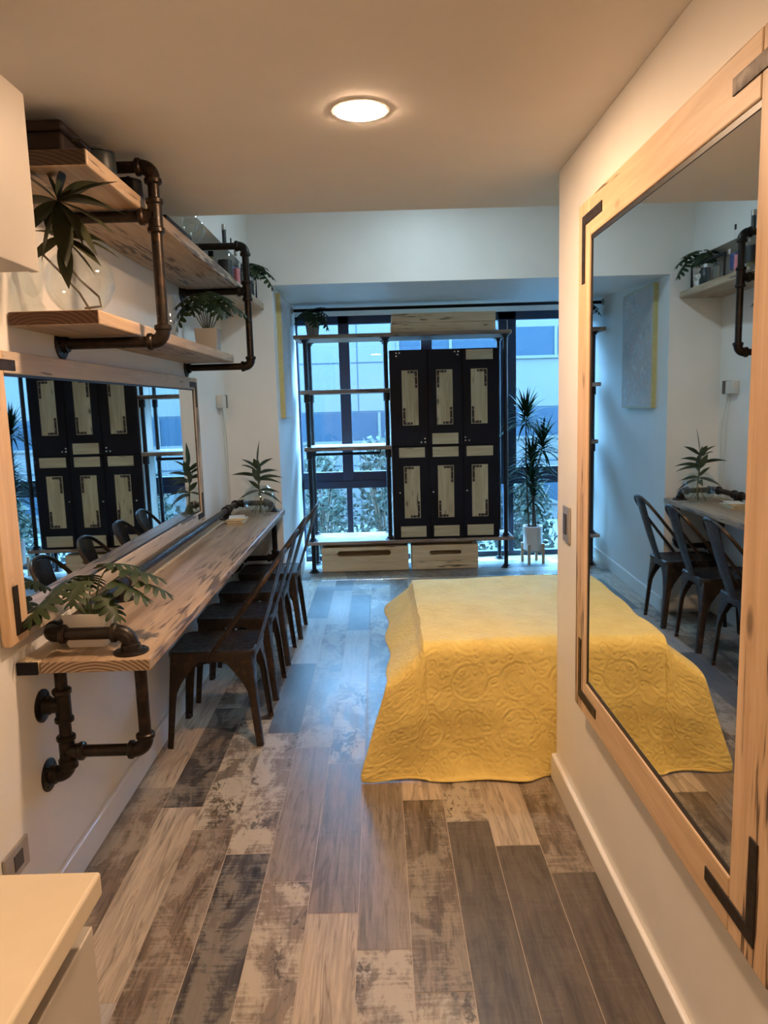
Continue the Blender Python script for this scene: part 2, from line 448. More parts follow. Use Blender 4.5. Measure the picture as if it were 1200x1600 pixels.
# baseboards
def bb(name, poly, h=.108):
    struct(MB().prism(poly, 0, h).build(name, M['trim'], smooth=False, bevel=.006, bseg=3))
bb('baseboard_left', [(LW, BACK), (LW + .018, BACK), (LW + .018, 5.182), (-.683, 5.182), (-.683, 5.2), (LW, 5.2)])
bb('baseboard_bay', [(-.70, 5.2), (-.683, 5.182), (-.772, 7.35), (-.79, 7.35)])
bb('baseboard_right', [(RW - .018, BACK), (RW, BACK), (RW, 2.862), (RW - .018, 2.88)])
bb('baseboard_alcove', [(RW - .018, 2.88), (RW, 2.862), (.82, 2.862), (.82, 2.88)])

# floor: a tile per plank over a grout bed, end joints stepping .16 m from row to row
DK, CH, BR, GB, BG, WD, LG, SL, WG = 'dark charcoal brown grey beige distressed light slate weathered'.split()
PT = {  # base colour, wear, grain
    DK: ((.105, .082, .064), .08, .75), CH: ((.062, .056, .052), .38, .9), BR: ((.16, .120, .088), .45, 1.0),
    GB: ((.22, .178, .14), .10, .8), BG: ((.42, .345, .26), .02, .75), WD: ((.20, .16, .12), 1.0, .5),
    LG: ((.34, .32, .29), .2, .5), SL: ((.085, .088, .092), .1, .5), WG: ((.17, .15, .13), .6, .6)}
KNOWN = {(0,-1): BR, (0,0): BG, (0,1): LG, (1,-1): BG, (1,0): CH, (1,1): WD, (2,-1): BR, (2,0): WD, (2,1): CH,
         (3,-1): CH, (3,0): WD, (3,1): SL, (3,2): LG, (3,3): SL, (4,-1): WD, (4,0): GB, (4,1): WG, (4,2): WG, (4,3): LG, (4,4): SL,
         (5,-1): BG, (5,0): GB, (5,1): WD, (5,2): LG, (5,3): SL, (5,4): WD, (6,-1): WD, (6,0): GB, (6,1): WG, (6,2): WG, (6,3): WD, (6,4): WD,
         (7,-1): WD, (7,0): BR, (7,1): BG, (8,0): DK, (8,1): WD, (8,-1): DK, (9,0): DK, (9,1): BG, (10,0): DK, (10,1): BR}
fl = MB()
fl.box(-1.20, 2.75, BACK - .1, 7.5, -.08, -.0012, 1)
rf = random.Random(3)
kinds = [DK, CH, BR, GB, BG, WD, LG, SL, WG]
YT = 6.475
def plank(x0, x1, y0, y1, k):
    if x1 - x0 < .01 or y1 - y0 < .01: return
    g = .0011
    fi = fl.face([(x0+g, y0+g, 0), (x1-g, y0+g, 0), (x1-g, y1-g, 0), (x0+g, y1-g, 0)], 0)
    c, w, gr = PT[k]; j = rf.uniform(.9, 1.1)
    fl.c1[fi] = (c[0]*j, c[1]*j, c[2]*j, 1); fl.c2[fi] = (w, gr, rf.random(), 1)
for c in range(24):
    x0 = -1.05 + .157 * c
    for n in range(-7, 5):
        y0 = 2.89 - .1605 * c + .966 * n + (.966 * 2 if c > 12 else 0)
        y1 = y0 + .966
        k = KNOWN.get((c, n)) or rf.choice(kinds)
        plank(max(x0, -1.06) if c else -1.06, min(x0 + .157, 2.62), max(y0, BACK), min(y1, YT), k)
for rr in range(6):                      # beyond the threshold strip the tiles run across the window bay
    y0 = YT + .02 + .157 * rr; x = -1.3 + .3 * (rr % 3)
    while x < 2.6:
        plank(max(x, -.80), min(x + .322, 2.62), y0, min(y0 + .157, 7.37), rf.choice([CH, BR, BG, WG, LG, SL, GB])); x += .322
struct(fl.build('floor', [M['tile'], M['grout']], smooth=False))
struct(MB().box(-.775, 2.62, YT, YT + .018, 0, .004).build('trim_2', M['chrome'], smooth=False, bevel=.0015))

# ------------------------------------------------------------------ window wall
wy0, wy1 = 7.36, 7.43
win = thing('window_1', (0, 0, 0), None, None); struct(win)
fr = MB()
fr.box(-.80, 2.62, wy0, wy1, 2.315, 2.392); fr.box(-.80, 2.62, wy0, wy1, -.0, .05)
fr.box(-.80, 2.62, wy0, wy1, .725, .80); fr.box(-.80, 2.62, wy0 + .01, wy1, .80, .89)
fr.box(-.80, -.765, wy0, wy1, 0, 2.4); fr.box(2.55, 2.62, wy0, wy1, 0, 2.4)
for a, b2, lo in ((-.375, -.27, .03), (.42, .53, .03), (1.17, 1.345, .05), (2.0, 2.11, .03)):
    fr.box(a, b2, wy0, wy1, .8, 2.4); fr.box(a + lo, b2 - lo * .6, wy0 + .003, wy1, 0, .75)
fr.build('window_frame', M['frame_dark'], win, smooth=False, bevel=.004)
struct(MB().box(-.80, 2.62, 7.345, 7.45, 2.392, 2.50).build('trim_3', M['wall'], smooth=False))
sh = MB(); sh.box(1.255, 1.263, wy0 - .004, wy0 + .01, .05, 2.31); sh.build('window_seal', M['chrome'], win, smooth=False)
xs = [-.765, -.32, .475, 1.257, 2.055, 2.55]
for i in range(5):
    for z0, z1 in ((.05, .76), (.8, 2.4)):
        MB().box(xs[i], xs[i+1], 7.40, 7.405, z0, z1).build('pane', M['winglass'], win, smooth=False)

# ------------------------------------------------------------------ outside
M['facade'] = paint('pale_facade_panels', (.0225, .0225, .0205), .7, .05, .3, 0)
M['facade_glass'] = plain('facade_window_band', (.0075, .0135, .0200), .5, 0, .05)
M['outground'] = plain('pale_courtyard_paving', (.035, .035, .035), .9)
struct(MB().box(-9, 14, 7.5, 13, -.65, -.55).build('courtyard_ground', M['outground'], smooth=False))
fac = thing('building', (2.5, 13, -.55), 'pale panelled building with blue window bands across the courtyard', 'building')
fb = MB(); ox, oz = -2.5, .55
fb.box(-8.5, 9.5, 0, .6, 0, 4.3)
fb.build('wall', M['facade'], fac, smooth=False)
g = MB()
for z in (2.26, 1.43, .9, .5, 3.2):
    g.box(-8.5, 9.5, -.008, 0, z + oz - .008, z + oz + .008)
for x in (-2.2, -.35, 4.6): g.box(x + ox - .006, x + ox + .006, -.007, 0, 0, 4.3)
g.build('panel_joint', M['facade_glass'], fac, smooth=False)
def band(x0, x1, z0, z1, step):
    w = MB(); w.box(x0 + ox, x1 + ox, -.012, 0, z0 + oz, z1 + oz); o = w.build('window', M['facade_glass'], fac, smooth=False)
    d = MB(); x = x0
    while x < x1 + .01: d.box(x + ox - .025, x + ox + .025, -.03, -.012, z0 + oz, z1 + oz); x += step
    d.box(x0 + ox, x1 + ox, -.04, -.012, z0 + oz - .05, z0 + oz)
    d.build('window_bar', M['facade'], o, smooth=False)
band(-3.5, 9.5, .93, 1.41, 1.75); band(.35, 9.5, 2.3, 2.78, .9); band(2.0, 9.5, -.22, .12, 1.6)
def shrub(x, y, w, h, seed, label):
    t = thing('shrub', (x, y, -.55), label, 'shrub', 'shrubs in the courtyard')
    r = random.Random(seed); mb = MB(); st = MB()
    for i in range(26):
        a = r.uniform(0, 2 * PI); q = r.uniform(.15, 1)
        tip = V((math.cos(a) * w * .5 * q, math.sin(a) * w * .35 * q, h * r.uniform(.6, 1.05)))
        st.tube([(tip.x * .15, tip.y * .15, 0), tip * .55 + V((0, 0, .05)), tip], [.012, .008, .003], 5)
    st.build('branch', M['stem'], t)
    for i in range(1250):
        a = r.uniform(0, 2 * PI); q = math.sqrt(r.uniform(0.02, 1)); zz = r.uniform(.08, 1.0)
        prof = 1 - .55 * zz ** 3
        p = V((math.cos(a) * w * .5 * q * prof, math.sin(a) * w * .38 * q * prof, h * zz + r.uniform(-.04, .06)))
        d = V((r.uniform(-1, 1), r.uniform(-1, 1), r.uniform(-.4, .8))).normalized()
        s = d.cross(V((r.uniform(-1, 1), r.uniform(-1, 1), r.uniform(-1, 1)))).normalized()
        L = r.uniform(.06, .12); W = L * .32
        mid = p + d * L * .5 + V((0, 0, .012))
        mb.face([p, mid + s * W, p + d * L, mid - s * W])
    mb.build('foliage', M['shrubleaf'], t, smooth=False)
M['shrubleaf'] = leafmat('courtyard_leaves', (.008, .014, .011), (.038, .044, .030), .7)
shrub(-.78, 9.5, .9, 1.4, 1, 'leafy pale shrub seen through the lower left window panes')
shrub(.06, 9.9, .95, 1.6, 2, 'leafy shrub outside just left of the black cabinet')
shrub(1.0, 9.6, .9, 1.3, 3, 'courtyard shrub standing behind the black cabinet')
shrub(1.95, 10.1, .85, 1.0, 4, 'low shrub outside behind the white plant pot')
shrub(2.85, 9.6, .85, .95, 5, 'low courtyard shrub outside the right window pane')

# ------------------------------------------------------------------ pipe fittings
def cyl(mb, p0, p1, r0, r1=None, seg=14):
    mb.tube([p0, p1], [r0, r1 if r1 is not None else r0], seg)
def P_pipe(t, p0, p1, r, mat): mb = MB(); cyl(mb, p0, p1, r); return mb.build('pipe', mat, t)
def P_elbow(t, c, d0, d1, r, mat):
    """elbow at corner c joining directions d0 and d1 (unit vectors pointing away from c)"""
    c, d0, d1 = V(c), V(d0), V(d1); A = r * 2.0; mb = MB(); pts = []
    for i in range(9):
        u = i / 8 * PI / 2
        pts.append(c + d0 * A * (1 - math.sin(u)) + d1 * A * (1 - math.cos(u)))
    mb.tube(pts, r * 1.28, 14)
    for d in (d0, d1): mb.tube([c + d * (A - r * .1), c + d * (A + r * .15), c + d * (A + r * .75), c + d * (A + r * .95)], [r * 1.35, r * 1.55, r * 1.55, r * 1.3], 14)
    return mb.build('elbow', mat, t)
def P_tee(t, c, am, br, r, mat):
    c, am, br = V(c), V(am), V(br); mb = MB(); A = r * 2.0
    mb.tube([c - am * A, c + am * A], r * 1.28, 14)
    mb.tube([c, c + br * A], r * 1.28, 14)
    for d in (am, -am, br): mb.tube([c + d * (A - r * .1), c + d * (A + r * .15), c + d * (A + r * .75), c + d * (A + r * .95)], [r * 1.35, r * 1.55, r * 1.55, r * 1.3], 14)
    return mb.build('tee', mat, t)
def P_flange(t, c, n, r, mat, R_=2.75):
    mb = MB()
    mb.lathe([(0, 0), (r * R_, 0), (r * R_, r * .28), (r * (R_ - .25), r * .42), (r * 1.6, r * .5), (r * 1.5, r * 1.4), (r * 1.35, r * 1.5), (0, r * 1.5)], c, n, 24)
    for k in range(4):
        a = PI / 4 + k * PI / 2
        ax = V(n).normalized(); q = V((1, 0, 0)) if abs(ax.x) < .9 else V((0, 1, 0))
        u = (q - ax * q.dot(ax)).normalized(); w = ax.cross(u)
        p = V(c) + (u * math.cos(a) + w * math.sin(a)) * r * 2.1
        mb.lathe([(r * .22, r * .4), (r * .22, r * .56), (0, r * .6)], p, n, 8)
    return mb.build('flange', mat, t)

# ------------------------------------------------------------------ wall shelf of pipes and boards
def capend(t, name, x0, x1, y, z0, z1, mat):
    o = t.location
    return MB().box(x0 - o.x, x1 - o.x, y - .0025 - o.y, y + .004 - o.y, z0 - o.z, z1 - o.z).build(name, mat, t, smooth=False)
sf = thing('pipe_shelf', (LW, 3.6, 1.77), 'two tier wall shelf of rough boards in dark iron pipe frames', 'shelf')
o3 = sf.location.copy()
def rel(o, x, y, z): return (x - o.x, y - o.y, z - o.z)
def board(t, name, x0, x1, y0, y1, z0, z1, mat, bev=.006):
    o = t.location
    return MB().box(x0 - o.x, x1 - o.x, y0 - o.y, y1 - o.y, z0 - o.z, z1 - o.z).build(name, mat, t, smooth=False, bevel=bev)
board(sf, 'lower_board', LW + .004, -.795, 2.205, 4.215, 1.792, 1.834, M['shelf'])
board(sf, 'upper_board', LW + .004, -.757, 2.10, 5.185, 2.192, 2.236, M['shelf'])
pr = .0185
capend(sf, 'end_grain', LW + .006, -.799, 2.205, 1.795, 1.831, M['end_shelf']); capend(sf, 'end_grain', LW + .006, -.761, 2.10, 2.195, 2.233, M['end_top'])
for (yy, ztop, xf) in ((2.56, 2.325, -.714), (4.20, 2.41, -.700)):
    zb, zm = 1.770, 2.168 if yy < 3 else 2.145
    q = lambda x, z: rel(o3, x, yy, z)
    zmm = 2.172
    P_flange(sf, q(LW, zb), (1, 0, 0), pr, M['pipe'])
    P_pipe(sf, q(LW + .01, zb), q(xf - pr * 2, zb), pr, M['pipe'])
    P_elbow(sf, q(xf, zb), (-1, 0, 0), (0, 0, 1), pr, M['pipe'])
    P_pipe(sf, q(xf, zb + pr * 2), q(xf, zmm - pr * 2), pr, M['pipe'])
    P_tee(sf, q(xf, zmm), (0, 0, 1), (-1, 0, 0), pr, M['pipe'])
    P_pipe(sf, q(LW + .01, zmm), q(xf - pr * 2, zmm), pr, M['pipe'])
    P_flange(sf, q(LW, zmm), (1, 0, 0), pr, M['pipe'])
    P_pipe(sf, q(xf, zmm + pr * 2), q(xf, ztop - pr * 2), pr, M['pipe'])
    P_elbow(sf, q(xf, ztop), (-1, 0, 0), (0, 0, -1), pr, M['pipe'])
    P_pipe(sf, q(LW + .01, ztop), q(xf - pr * 2, ztop), pr, M['pipe'])
    if ztop < 2.33 or True: P_flange(sf, q(LW, ztop), (1, 0, 0), pr, M['pipe'], 2.0)
gr_ = MB()
gr_.tube([rel(o3, -.79, 5.06, 2.236), rel(o3, -.79, 5.06, 2.385)], .011, 8); gr_.tube([rel(o3, -.79, 5.06, 2.38), rel(o3, -.80, 4.62, 2.38)], .011, 8)
gr_.tube([rel(o3, -.80, 4.62, 2.236), rel(o3, -.80, 4.62, 2.385)], .009, 8)
gr_.build('end_rail', M['pipe_blue'], sf)

# ------------------------------------------------------------------ desk
dk = thing('pipe_desk', (-.86, 3.6, .47), 'long rough plank desk on iron pipe brackets along the left wall', 'desk')
d3 = dk.location.copy()
DT = .838
board(dk, 'tabletop', -.995, -.678, 2.06, 5.165, DT - .037, DT, M['desk'], .005)
board(dk, 'back_strip', LW + .002, -.997, 2.06, 5.165, DT - .037, DT - .001, M['strip'], .003)
board(dk, 'strip_cap', LW + .002, -.999, 2.052, 2.06, DT - .037, DT - .001, M['black'], 0)
for yy in (2.185, 5.10):
    q = lambda x, z: rel(d3, x, yy, z)
    xb, xf, zt = (-.995 if yy < 3 else -1.005), -.750, DT - .037
    P_flange(dk, q(LW, .655), (1, 0, 0), pr, M['pipe']); P_flange(dk, q(LW, .43), (1, 0, 0), pr, M['pipe'])
    P_tee(dk, q(xb, .655), (0, 0, 1), (-1, 0, 0), pr, M['pipe'])
    P_pipe(dk, q(xb, .655), q(xb, zt), pr, M['pipe'])
    P_pipe(dk, q(xb, .51), q(xb, .655), pr, M['pipe'])
    P_tee(dk, q(xb, .505), (0, 0, 1), (1, 0, 0), pr, M['pipe'])
    P_elbow(dk, q(xb, .43), (0, 0, 1), (-1, 0, 0), pr, M['pipe'])
    P_pipe(dk, q(xb, .505), q(xf - pr * 2, .505), pr, M['pipe'])
    P_elbow(dk, q(xf, .505), (-1, 0, 0), (0, 0, 1), pr, M['pipe'])
    P_pipe(dk, q(xf, .505 + pr * 2), q(xf, zt), pr, M['pipe'])
capend(dk, 'end_grain', -.992, -.682, 2.06, DT - .034, DT - .003, M['end_desk'])
# guard rail round the back of the desk
zr = .898; ya, yb, xr, xe = 2.125, 5.06, -.993, -.752
q = lambda x, y, z: rel(d3, x, y, z)
for yy, s in ((ya, 1), (yb, -1)):
    P_flange(dk, q(xe, yy, DT), (0, 0, 1), pr, M['pipe'])
    P_pipe(dk, q(xe, yy, DT), q(xe, yy, zr - pr * 2), pr, M['pipe'])
    P_elbow(dk, q(xe, yy, zr), (0, 0, -1), (-1, 0, 0), pr, M['pipe'])
    P_pipe(dk, q(xe - pr * 2, yy, zr), q(xr + pr * 2, yy, zr), pr, M['pipe'])
    P_elbow(dk, q(xr, yy, zr), (1, 0, 0), (0, s, 0), pr, M['pipe'])
P_pipe(dk, q(xr, ya + pr * 2, zr), q(xr, yb - pr * 2, zr), pr, M['pipe'])
for yy in (2.75, 4.74):
    P_flange(dk, q(xr, yy, DT), (0, 0, 1), pr, M['pipe'])
    P_tee(dk, q(xr, yy, zr), (0, 1, 0), (0, 0, -1), pr, M['pipe'])
    P_pipe(dk, q(xr, yy, DT), q(xr, yy, zr), pr, M['pipe'])

# ------------------------------------------------------------------ mirrors
def framed_mirror(name, label, X, s, y0, y1, z0, z1, wy, wz, th, mats, lip=.012, near=.0):
    """mirror on a wall at X; s=+1 faces +X; stiles at the ends, rails top and bottom"""
    t = thing(name, (X, (y0 + y1) / 2, z0), label, 'mirror')
    o = t.location
    def bx(nm, ya, yb, za, zb, xa, xb, mat, bev):
        xs_ = sorted((X + s * xa, X + s * xb))
        return MB().box(xs_[0] - o.x, xs_[1] - o.x, ya - o.y, yb - o.y, za - o.z, zb - o.z).build(nm, mat, t, smooth=False, bevel=bev)
    wn = wy + near                     # the stile nearer the entrance is the wider board
    bx('stile', y0, y0 + wn, z0, z1, 0.002, th, mats[0], .004)
    bx('stile', y1 - wy, y1, z0, z1, 0.002, th, mats[0], .004)
    bx('rail', y0 + wn, y1 - wy, z0, z0 + wz, 0.002, th, mats[1], .004)
    bx('rail', y0 + wn, y1 - wy, z1 - wz, z1, 0.002, th, mats[1], .004)
    iy0, iy1, iz0, iz1 = y0 + wn, y1 - wy, z0 + wz, z1 - wz
    lp = MB()
    def lb(ya, yb, za, zb):
        xs_ = sorted((X + s * .006, X + s * (th - .004)))
        lp.box(xs_[0] - o.x, xs_[1] - o.x, ya - o.y, yb - o.y, za - o.z, zb - o.z)
    lb(iy0, iy0 + .002, iz0, iz1); lb(iy1 - lip, iy1, iz0, iz1); lb(iy0, iy1, iz0, iz0 + lip); lb(iy0, iy1, iz1 - lip, iz1)
    lp.build('inner_lip', M['lip'], t, smooth=False)
    bx('mirror_pane', iy0 + .002, iy1 - .002, iz0 + .002, iz1 - .002, .004, th - .006, M['mirror'], 0)
    # L-shaped iron straps let into each corner
    sw, L = .03, (.20 if wy > .1 else .14)
    for yc, sy in ((y0 + wy * .38, 1), (y1 - wy * .38, -1)):
        for zc, sz in ((z0 + wz * .38, 1), (z1 - wz * .38, -1)):
            st = MB()
            p = [(yc, zc), (yc + sy * L, zc), (yc + sy * L, zc + sz * sw), (yc + sy * sw, zc + sz * sw), (yc + sy * sw, zc + sz * L), (yc, zc + sz * L)]
            if sy * sz < 0: p = p[::-1]
            xs_ = sorted((X + s * (th - .002), X + s * (th + .003)))
            st.prism([(a - o.y, b - o.z) for a, b in p], xs_[0] - o.x, xs_[1] - o.x, 'x')
            st.build('corner_strap', M['iron'], t, smooth=False, bevel=.001)
    return t
framed_mirror('framed_mirror', 'tall wall mirror in a pale knotty pine frame on the right wall', RW, -1, 1.155, 2.432, .515, 2.132, .125, .112, .04, (M['pine_z'], M['pine']), near=.024)
framed_mirror('framed_mirror', 'wide pine framed mirror above the desk on the left wall', LW, 1, 1.985, 4.31, .905, 1.717, .088, .062, .03, (M['pine_z'], M['pine_grey']), .008, near=.022)

# ------------------------------------------------------------------ kitchen end
kc = thing('base_cabinet', (-.73, -.2, 0), 'pale handleless base cabinet under the stone counter', 'cabinet')
MB().box(-.328, .27, -1.6, 1.15, .10, .862).build('body', M['cab_shadow'], kc, smooth=False)
MB().box(-.328, .22, -1.6, 1.13, .0, .10).build('plinth', M['cab_paint'], kc, smooth=False)
for i in range(4):
    MB().box(.274, .300, 1.172 - .60 * (i + 1) + .003, 1.172 - .6 * i, .10, .815).build('door', M['cab_paint'], kc, smooth=False, bevel=.002)
MB().box(-.328, .268, 1.1505, 1.166, .0, .862).build('end_panel', M['cab_paint'], kc, smooth=False)
ct = MB().box(LW + .002, -.411, -1.85, .972, .864, .90).build('countertop', M['counter'], smooth=False, bevel=.005, bseg=3)
tag(ct, 'pale stone kitchen counter slab in the near left corner', 'countertop')
uc = thing('mounted_cabinet', (LW, .6, 1.843), 'plain white wall cabinet above the kitchen counter', 'cabinet')
MB().box(.002, .32, -2.0, 1.058, 0, .355).build('body', M['cab_paint'], uc, smooth=False)
for i in range(4):
    MB().box(.321, .341, 1.06 - .75 * (i + 1) + .003, 1.06 - .75 * i, -.002, .356).build('door', M['cab_paint'], uc, smooth=False, bevel=.002)

ol = thing('power_outlet', (LW, 1.94, .255), 'brushed steel socket plate low on the left wall by the counter', 'outlet')
MB().box(.001, .009, -.068, .068, 0, .088).build('plate', M['grey_metal'], ol, smooth=False, bevel=.003)
so = MB(); so.box(.009, .011, -.02, .03, .022, .066); so.build('socket', M['dark_plastic'], ol, smooth=False)
sw = thing('light_switch', (RW, 2.70, 1.02), 'steel light switch plate on the end of the right wall beside the tall mirror', 'light switch')
MB().box(-.009, -.001, -.045, .045, 0, .132).build('plate', M['grey_metal'], sw, smooth=False, bevel=.003)
MB().box(-.013, -.009, -.014, .022, .028, .104).build('rocker', M['dark_plastic'], sw, smooth=False, bevel=.001)
th_ = thing('thermostat', (LW, 4.99, 1.545), 'small white control box with cables on the left wall by the shelf end', 'control box')
MB().box(.001, .045, -.075, .03, 0, .085).build('case', M['plastic'], th_, smooth=False, bevel=.004)
MB().box(.001, .046, .03, .075, .0, .087).build('dark_cover', M['dark_plastic'], th_, smooth=False, bevel=.003)
cbm = MB()
cbm.tube([(.012, .02, 0), (.012, .06, -.2), (.012, .10, -.6), (.012, .11, -.70)], .003, 6); cbm.tube([(.012, .05, 0), (.012, .13, -.2), (.012, .15, -.70)], .0035, 6)
cbm.build('cable', M['plastic'], th_)

# ------------------------------------------------------------------ chairs
def make_chair(loc, label):
    t = thing('metal_chair', loc, label, 'chair', 'metal chairs at the desk')
    # seat: rounded square pan with a dished top
    def rsq(hx, hy, r, z, n=5):
        pts = []
        for cx, cy, a0 in ((hx - r, hy - r, 0), (-hx + r, hy - r, 90), (-hx + r, -hy + r, 180), (hx - r, -hy + r, 270)):
            for k in range(n + 1):
                a = math.radians(a0 + 90 * k / n); pts.append((cx + r * math.cos(a), cy + r * math.sin(a), z))
        return pts
    s = MB()
    s.grid([rsq(.195, .166, .05, .405), rsq(.20, .170, .05, .438), rsq(.198, .168, .05, .448), rsq(.19, .160, .045, .453), rsq(.165, .143, .04, .447), rsq(.08, .07, .03, .443)], closed=True)
    s.face(rsq(.08, .07, .03, .443)); s.face(list(reversed(rsq(.18, .158, .045, .43))))
    s.build('seat', M['chair'], t)
    # four pressed steel legs, folded round the corner, wide at the seat and narrow at the foot
    for sx in (-1, 1):
        for sy in (-1, 1):
            lg = MB(); rows = []
            for k in range(11):
                u = k / 10; z = .435 * (1 - u)
                cx = sx * (.186 + .036 * u); cy = sy * (.164 + .016 * u)
                w = .030 + .115 * max(0, 1 - u * 2.3) ** 1.6 + .012 * (1 - u)
                wx, wy = w, w * .92; d = .004
                p = []
                for (ax, ay) in ((wx, 0), (.014, 0), (.004, .004), (0, .014), (0, wy), (d, wy), (d, .016), (.016, d), (wx, d)):
                    p.append((cx - sx * ax, cy - sy * ay, z))
                rows.append(p)
            lg.grid(rows, closed=True); lg.face(rows[-1]); lg.face(rows[0])
            # foot pad
            cx, cy = sx * .214, sy * .172
            lg.lathe([(.013, 0), (.014, .012), (.011, .02), (0, .02)], (cx - sx * .006, cy - sy * .006, 0), (0, 0, 1), 10)
            lg.build('leg', M['chair'], t)
    # bent tube back
    bk = MB(); half = [(-.005, .176, .405), (.012, .178, .45), (.10, .176, .565), (.19, .170, .68), (.262, .155, .775), (.305, .126, .832), (.326, .085, .862), (.334, .045, .875), (.336, 0, .878)]
    pts = [V(p) for p in half] + [V((p[0], -p[1], p[2])) for p in reversed(half[:-1])]
    sm = []
    for i in range(len(pts) - 1):
        p0, p1, p2, p3 = pts[max(i-1, 0)], pts[i], pts[i+1], pts[min(i+2, len(pts)-1)]
        for k in range(4):
            u = k / 4
            sm.append(.5 * (2 * p1 + (p2 - p0) * u + (2*p0 - 5*p1 + 4*p2 - p3) * u*u + (3*p1 - p0 - 3*p2 + p3) * u**3))
    sm.append(pts[-1])
    bk.tube(sm, .0105, 10); bk.build('back_frame', M['chair'], t)
    sl = MB(); rows = []
    for k in range(9):
        u = k / 8; z = .44 + .425 * u; x = .192 + .140 * u ** .9; w = .060 + .022 * u
        rows.append([(x + .004 - .012 * abs(j) ** 2, w * j, z) for j in (-1, -.5, 0, .5, 1)] + [(x + .008 - .012 * abs(j) ** 2, w * j, z) for j in (1, .5, 0, -.5, -1)])
    sl.grid(rows, closed=True); sl.face(rows[0]); sl.face(rows[-1]); sl.build('back_slat', M['chair'], t)
    br = MB(); br.tube([(-.15, -.13, .36), (.15, .13, .36)], .008, 6, flat=.5); br.tube([(-.15, .13, .355), (.15, -.13, .355)], .008, 6, flat=.5)
    br.build('cross_brace', M['chair'], t)
    return t
CHY = [3.42, 3.952, 4.488, 4.99]
CL = ['dark rusted metal chair nearest the camera at the desk', 'second dark metal chair along the desk, behind the nearest one',
      'third dark metal chair along the desk from the near end', 'dark metal chair at the far end of the desk']
c0 = make_chair((-.797, CHY[0], 0), CL[0])
for i in range(1, 4): dup(c0, (-.797 if i < 3 else -.774, CHY[i], 0), label=CL[i])

# ------------------------------------------------------------------ bed
bed = thing('bed', (1.1, 3.49, 0), 'low single bed under the yellow quilt beside the right wall', 'bed')
BT = .575; BX0, BY0, BY1 = .145, 2.965, 4.02
MB().box(-.93, .95, -.50, .50, .14, .42).build('bed_base', M['dark_base'], bed, smooth=False, bevel=.01)
MB().box(-.94, .96, -.51, .51, .42, BT - .012).build('mattress', M['mattress'], bed, smooth=False, bevel=.05, bseg=4)
for sx in (-.88, 0.0, .88):
    for sy in (-.44, .44): MB().box(sx - .025, sx + .025, sy - .025, sy + .025, 0, .17).build('leg', M['dark_base'], bed, smooth=False)
def quilt():
    rows = []; uvs = []
    aL, bF = .26, .66
    us = [-aL + aL * i / 12 for i in range(12)] + [1.95 * (i / 36) for i in range(37)]
    vs = [-bF + bF * i / 30 for i in range(30)] + [1.055 * (i / 24) for i in range(25)] + [1.055 + .2 * i / 5 for i in range(1, 6)]
    rr = random.Random(5)
    for v_ in vs:
        r_ = []; ur = []
        for u_ in us:
            a = max(0, -u_); b = max(0, -v_); c = max(0, v_ - 1.055)
            x = BX0 + max(0, u_); y = BY0 + min(max(0, v_), 1.055)
            d = 0
            # soft rounded edge then drop
            def drop(s, k):
                R0 = .055
                if s < R0 * PI / 2:
                    th = s / R0; return R0 * math.sin(th), R0 * (1 - math.cos(th))
                return R0 + (s - R0 * PI / 2) * k, R0 + (s - R0 * PI / 2) * math.sqrt(max(0, 1 - k * k))
            R0 = .055
            oa, da = drop(a, .78); ob, db = drop(b, .02); oc, dc = drop(c, .05)
            if a > 0: x += R0 - oa - (.0)
            else: x += R0 * min(1, max(0, 1 - u_ / .055)) * 0
            if b > 0: y += -ob
            if c > 0: y += oc
            if a > 0 and b > 0:
                k = min(1, b / .50)
                x -= .13 * k * (a / aL) ** 1.1
                if b > .50: x += .085 * ((b - .50) / .16) ** 2 * (a / aL)
                d = db + da * (1 - .55 * k)
            else:
                d = max(da, db, dc)
            # folds and sags in the front drop
            if b > 0:
                k = min(1, b / .25)
                y -= k * (.012 * math.sin(x * 9 + b * 4) + .009 * math.sin(x * 21 + 1.3 - b * 7))
                y -= .008 * math.exp(-((b - .31) / .06) ** 2) * (.6 + .4 * math.sin(x * 7))
                if b > .50: y -= .05 * ((b - .50) / .16) ** 1.5 * (1 - .8 * a / aL) * (1 if x < .6 else .2)
            if a > 0 and b == 0: x -= (a / aL) * .012 * math.sin(y * 13)
            z = BT - d
            if a == 0 and b == 0 and c == 0: z += .004 * math.sin(x * 9 + y * 5) + .003 * math.sin(y * 17 - x * 4)
            zmin = .006 + .004 * math.sin(x * 17)
            z = max(z, zmin)
            r_.append((x - 0, y, z)); ur.append((u_, v_))
        rows.append(r_); uvs.append(ur)
    mb = MB(); mb.grid(rows, uvs=uvs)
    o = mb.build('bedspread', M['quilt'], None, angle=80)
    s = o.modifiers.new('thick', 'SOLIDIFY'); s.thickness = .008; s.offset = 1
    ss = o.modifiers.new('sub', 'SUBSURF'); ss.levels = 1; ss.render_levels = 1
    return tag(o, 'embossed yellow quilt draped over the bed down to the floor', 'bedspread')
quilt()

